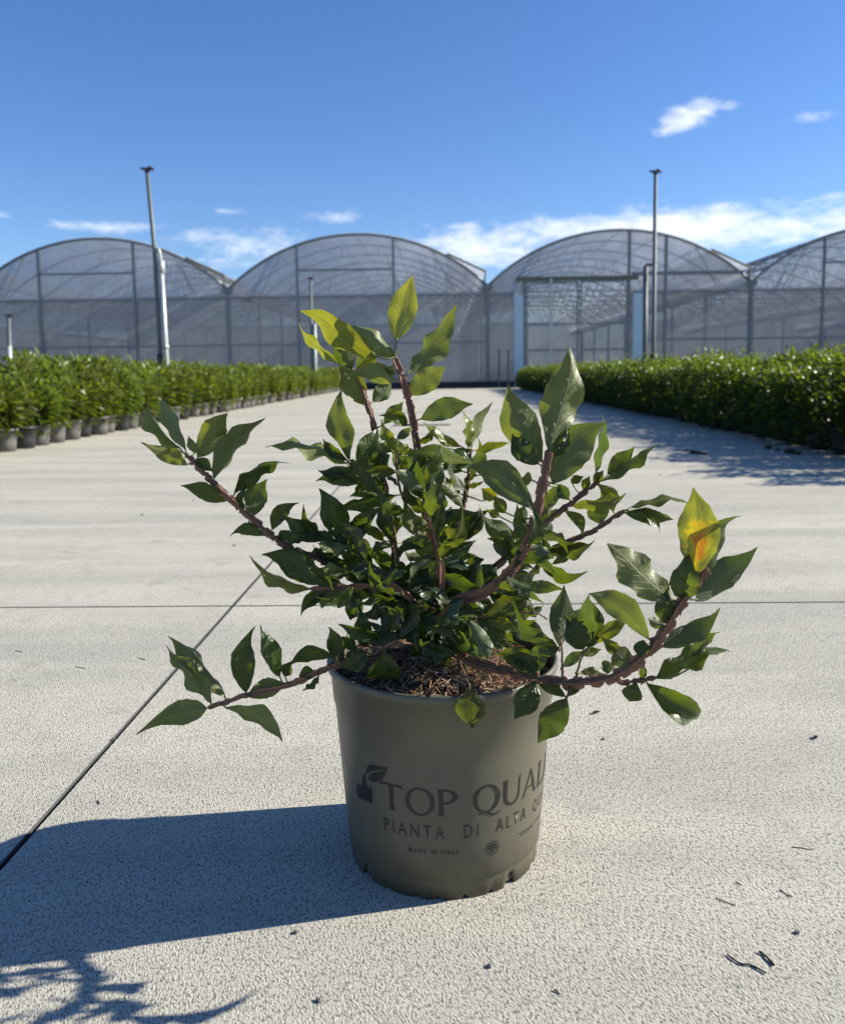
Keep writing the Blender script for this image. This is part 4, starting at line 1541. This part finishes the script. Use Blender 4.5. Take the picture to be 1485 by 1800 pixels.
GT = 'dry twigs lying on the concrete'
LT = 'small dark dry twig lying loose on the pale concrete'
twig([(1277, 1678), (1300, 1694), (1320, 1697), (1346, 1711)], .0016, LT, GT, 1)
twig([(1334, 1673), (1346, 1682), (1360, 1697)], .0018, LT, GT, 2)
twig([(1390, 1489), (1408, 1491), (1428, 1494)], .0008, LT, GT, 3)
twig([(1370, 1564), (1382, 1572), (1392, 1577)], .0010, LT, GT, 4)
twig([(1257, 1579), (1272, 1585), (1292, 1592)], .0009, LT, GT, 5)
twig([(974, 1740), (983, 1747)], .0012, LT, GT, 6)
twig([(133, 1172), (150, 1175)], .0011, LT, GT, 7)
twig([(28, 1144), (40, 1146)], .0009, LT, GT, 8)
twig([(172, 1407), (176, 1413)], .0013, LT, GT, 9)
twig([(245, 1157), (256, 1160)], .0012, LT, GT, 10)
twig([(1294, 1551), (1303, 1556)], .001, LT, GT, 11)


def crumb(px, py, size, name, label, cat, mat, grp_=None, flat=.4, seed=0):
    r_ = random.Random(seed)
    p = on_ground(px, py)
    bm = bmesh.new()
    bmesh.ops.create_icosphere(bm, subdivisions=2, radius=size)
    for v in bm.verts:
        v.co *= r_.uniform(.65, 1.15)
        v.co.z = v.co.z * flat + size * flat * .8
    me = bpy.data.meshes.new(name)
    bm.to_mesh(me); bm.free()
    me.materials.append(mat)
    ob = link_mesh(name, me); ob.location = p
    ob.rotation_euler.z = r_.uniform(0, 6)
    return tag(ob, label, cat, grp_)


def curled_leaf(px, py, size, rz, label):
    p = on_ground(px, py)
    mb = MB()
    vs_ = []
    for i in range(7):
        s = i / 6
        hw = size * .28 * math.sin(PI * min(.97, s + .03)) + .0004
        for t in (-1, -.4, .4, 1):
            vs_.append((size * (s - .5), hw * t, .0008 + size * .22 * abs(t) ** 2 + size * .12 * (s - .5) ** 2))
    mb.add(vs_, [(i * 4 + j, i * 4 + j + 1, i * 4 + j + 5, i * 4 + j + 4) for i in range(6) for j in range(3)])
    ob = mb.build('dead_leaf', M['dead_leaf'], None, True)
    ob.location = p; ob.rotation_euler.z = rz
    return tag(ob, label, 'dead leaf')


curled_leaf(1047, 1254, .012, .3, 'tiny curled dead leaf on the concrete beside the lettered pot')
curled_leaf(1432, 1298, .011, 1.2, 'tiny upright dark leaf scrap on bare concrete far from the pot')
for k, (px, py, s_) in enumerate(((1218, 797, .032), (1207, 794, .022), (1228, 798, .026), (1238, 799, .018), (1350, 789, .036), (1388, 797, .045), (1400, 799, .03), (1366, 792, .02))):
    crumb(px, py, s_, 'soil_clump', 'dark crumbly clump of spilt soil on the concrete by the hedge', 'soil clump', M['soil'], 'soil clumps by the hedge', .4, 40 + k)
for k, (px, py) in enumerate(((250, 906), (412, 960), (1160, 835), (340, 880), (1060, 1300), (520, 1640), (1400, 1640), (200, 1300), (560, 1760), (860, 1700))):
    crumb(px, py, .0028 if py > 1000 else .005, 'pebble', 'tiny grey pebble lying loose on the pale concrete', 'pebble', M['nursery_pot'], 'pebbles on the concrete', .6, 60 + k)
q = on_ground(742, 748)
b = MB()
b.box((-.30, -.05, .0005), (.30, .05, .006))
o = b.build('drain_cover', M['rubber']); o.location = q
for k in range(12):
    s_ = MB(); s_.box((-.28 + k * .047, -.045, .0062), (-.258 + k * .047, .045, .012)); s_.build('bar', M['steel'], o)
tag(o, 'flat dark drain cover set on the lane far behind the lettered pot', 'drain cover')
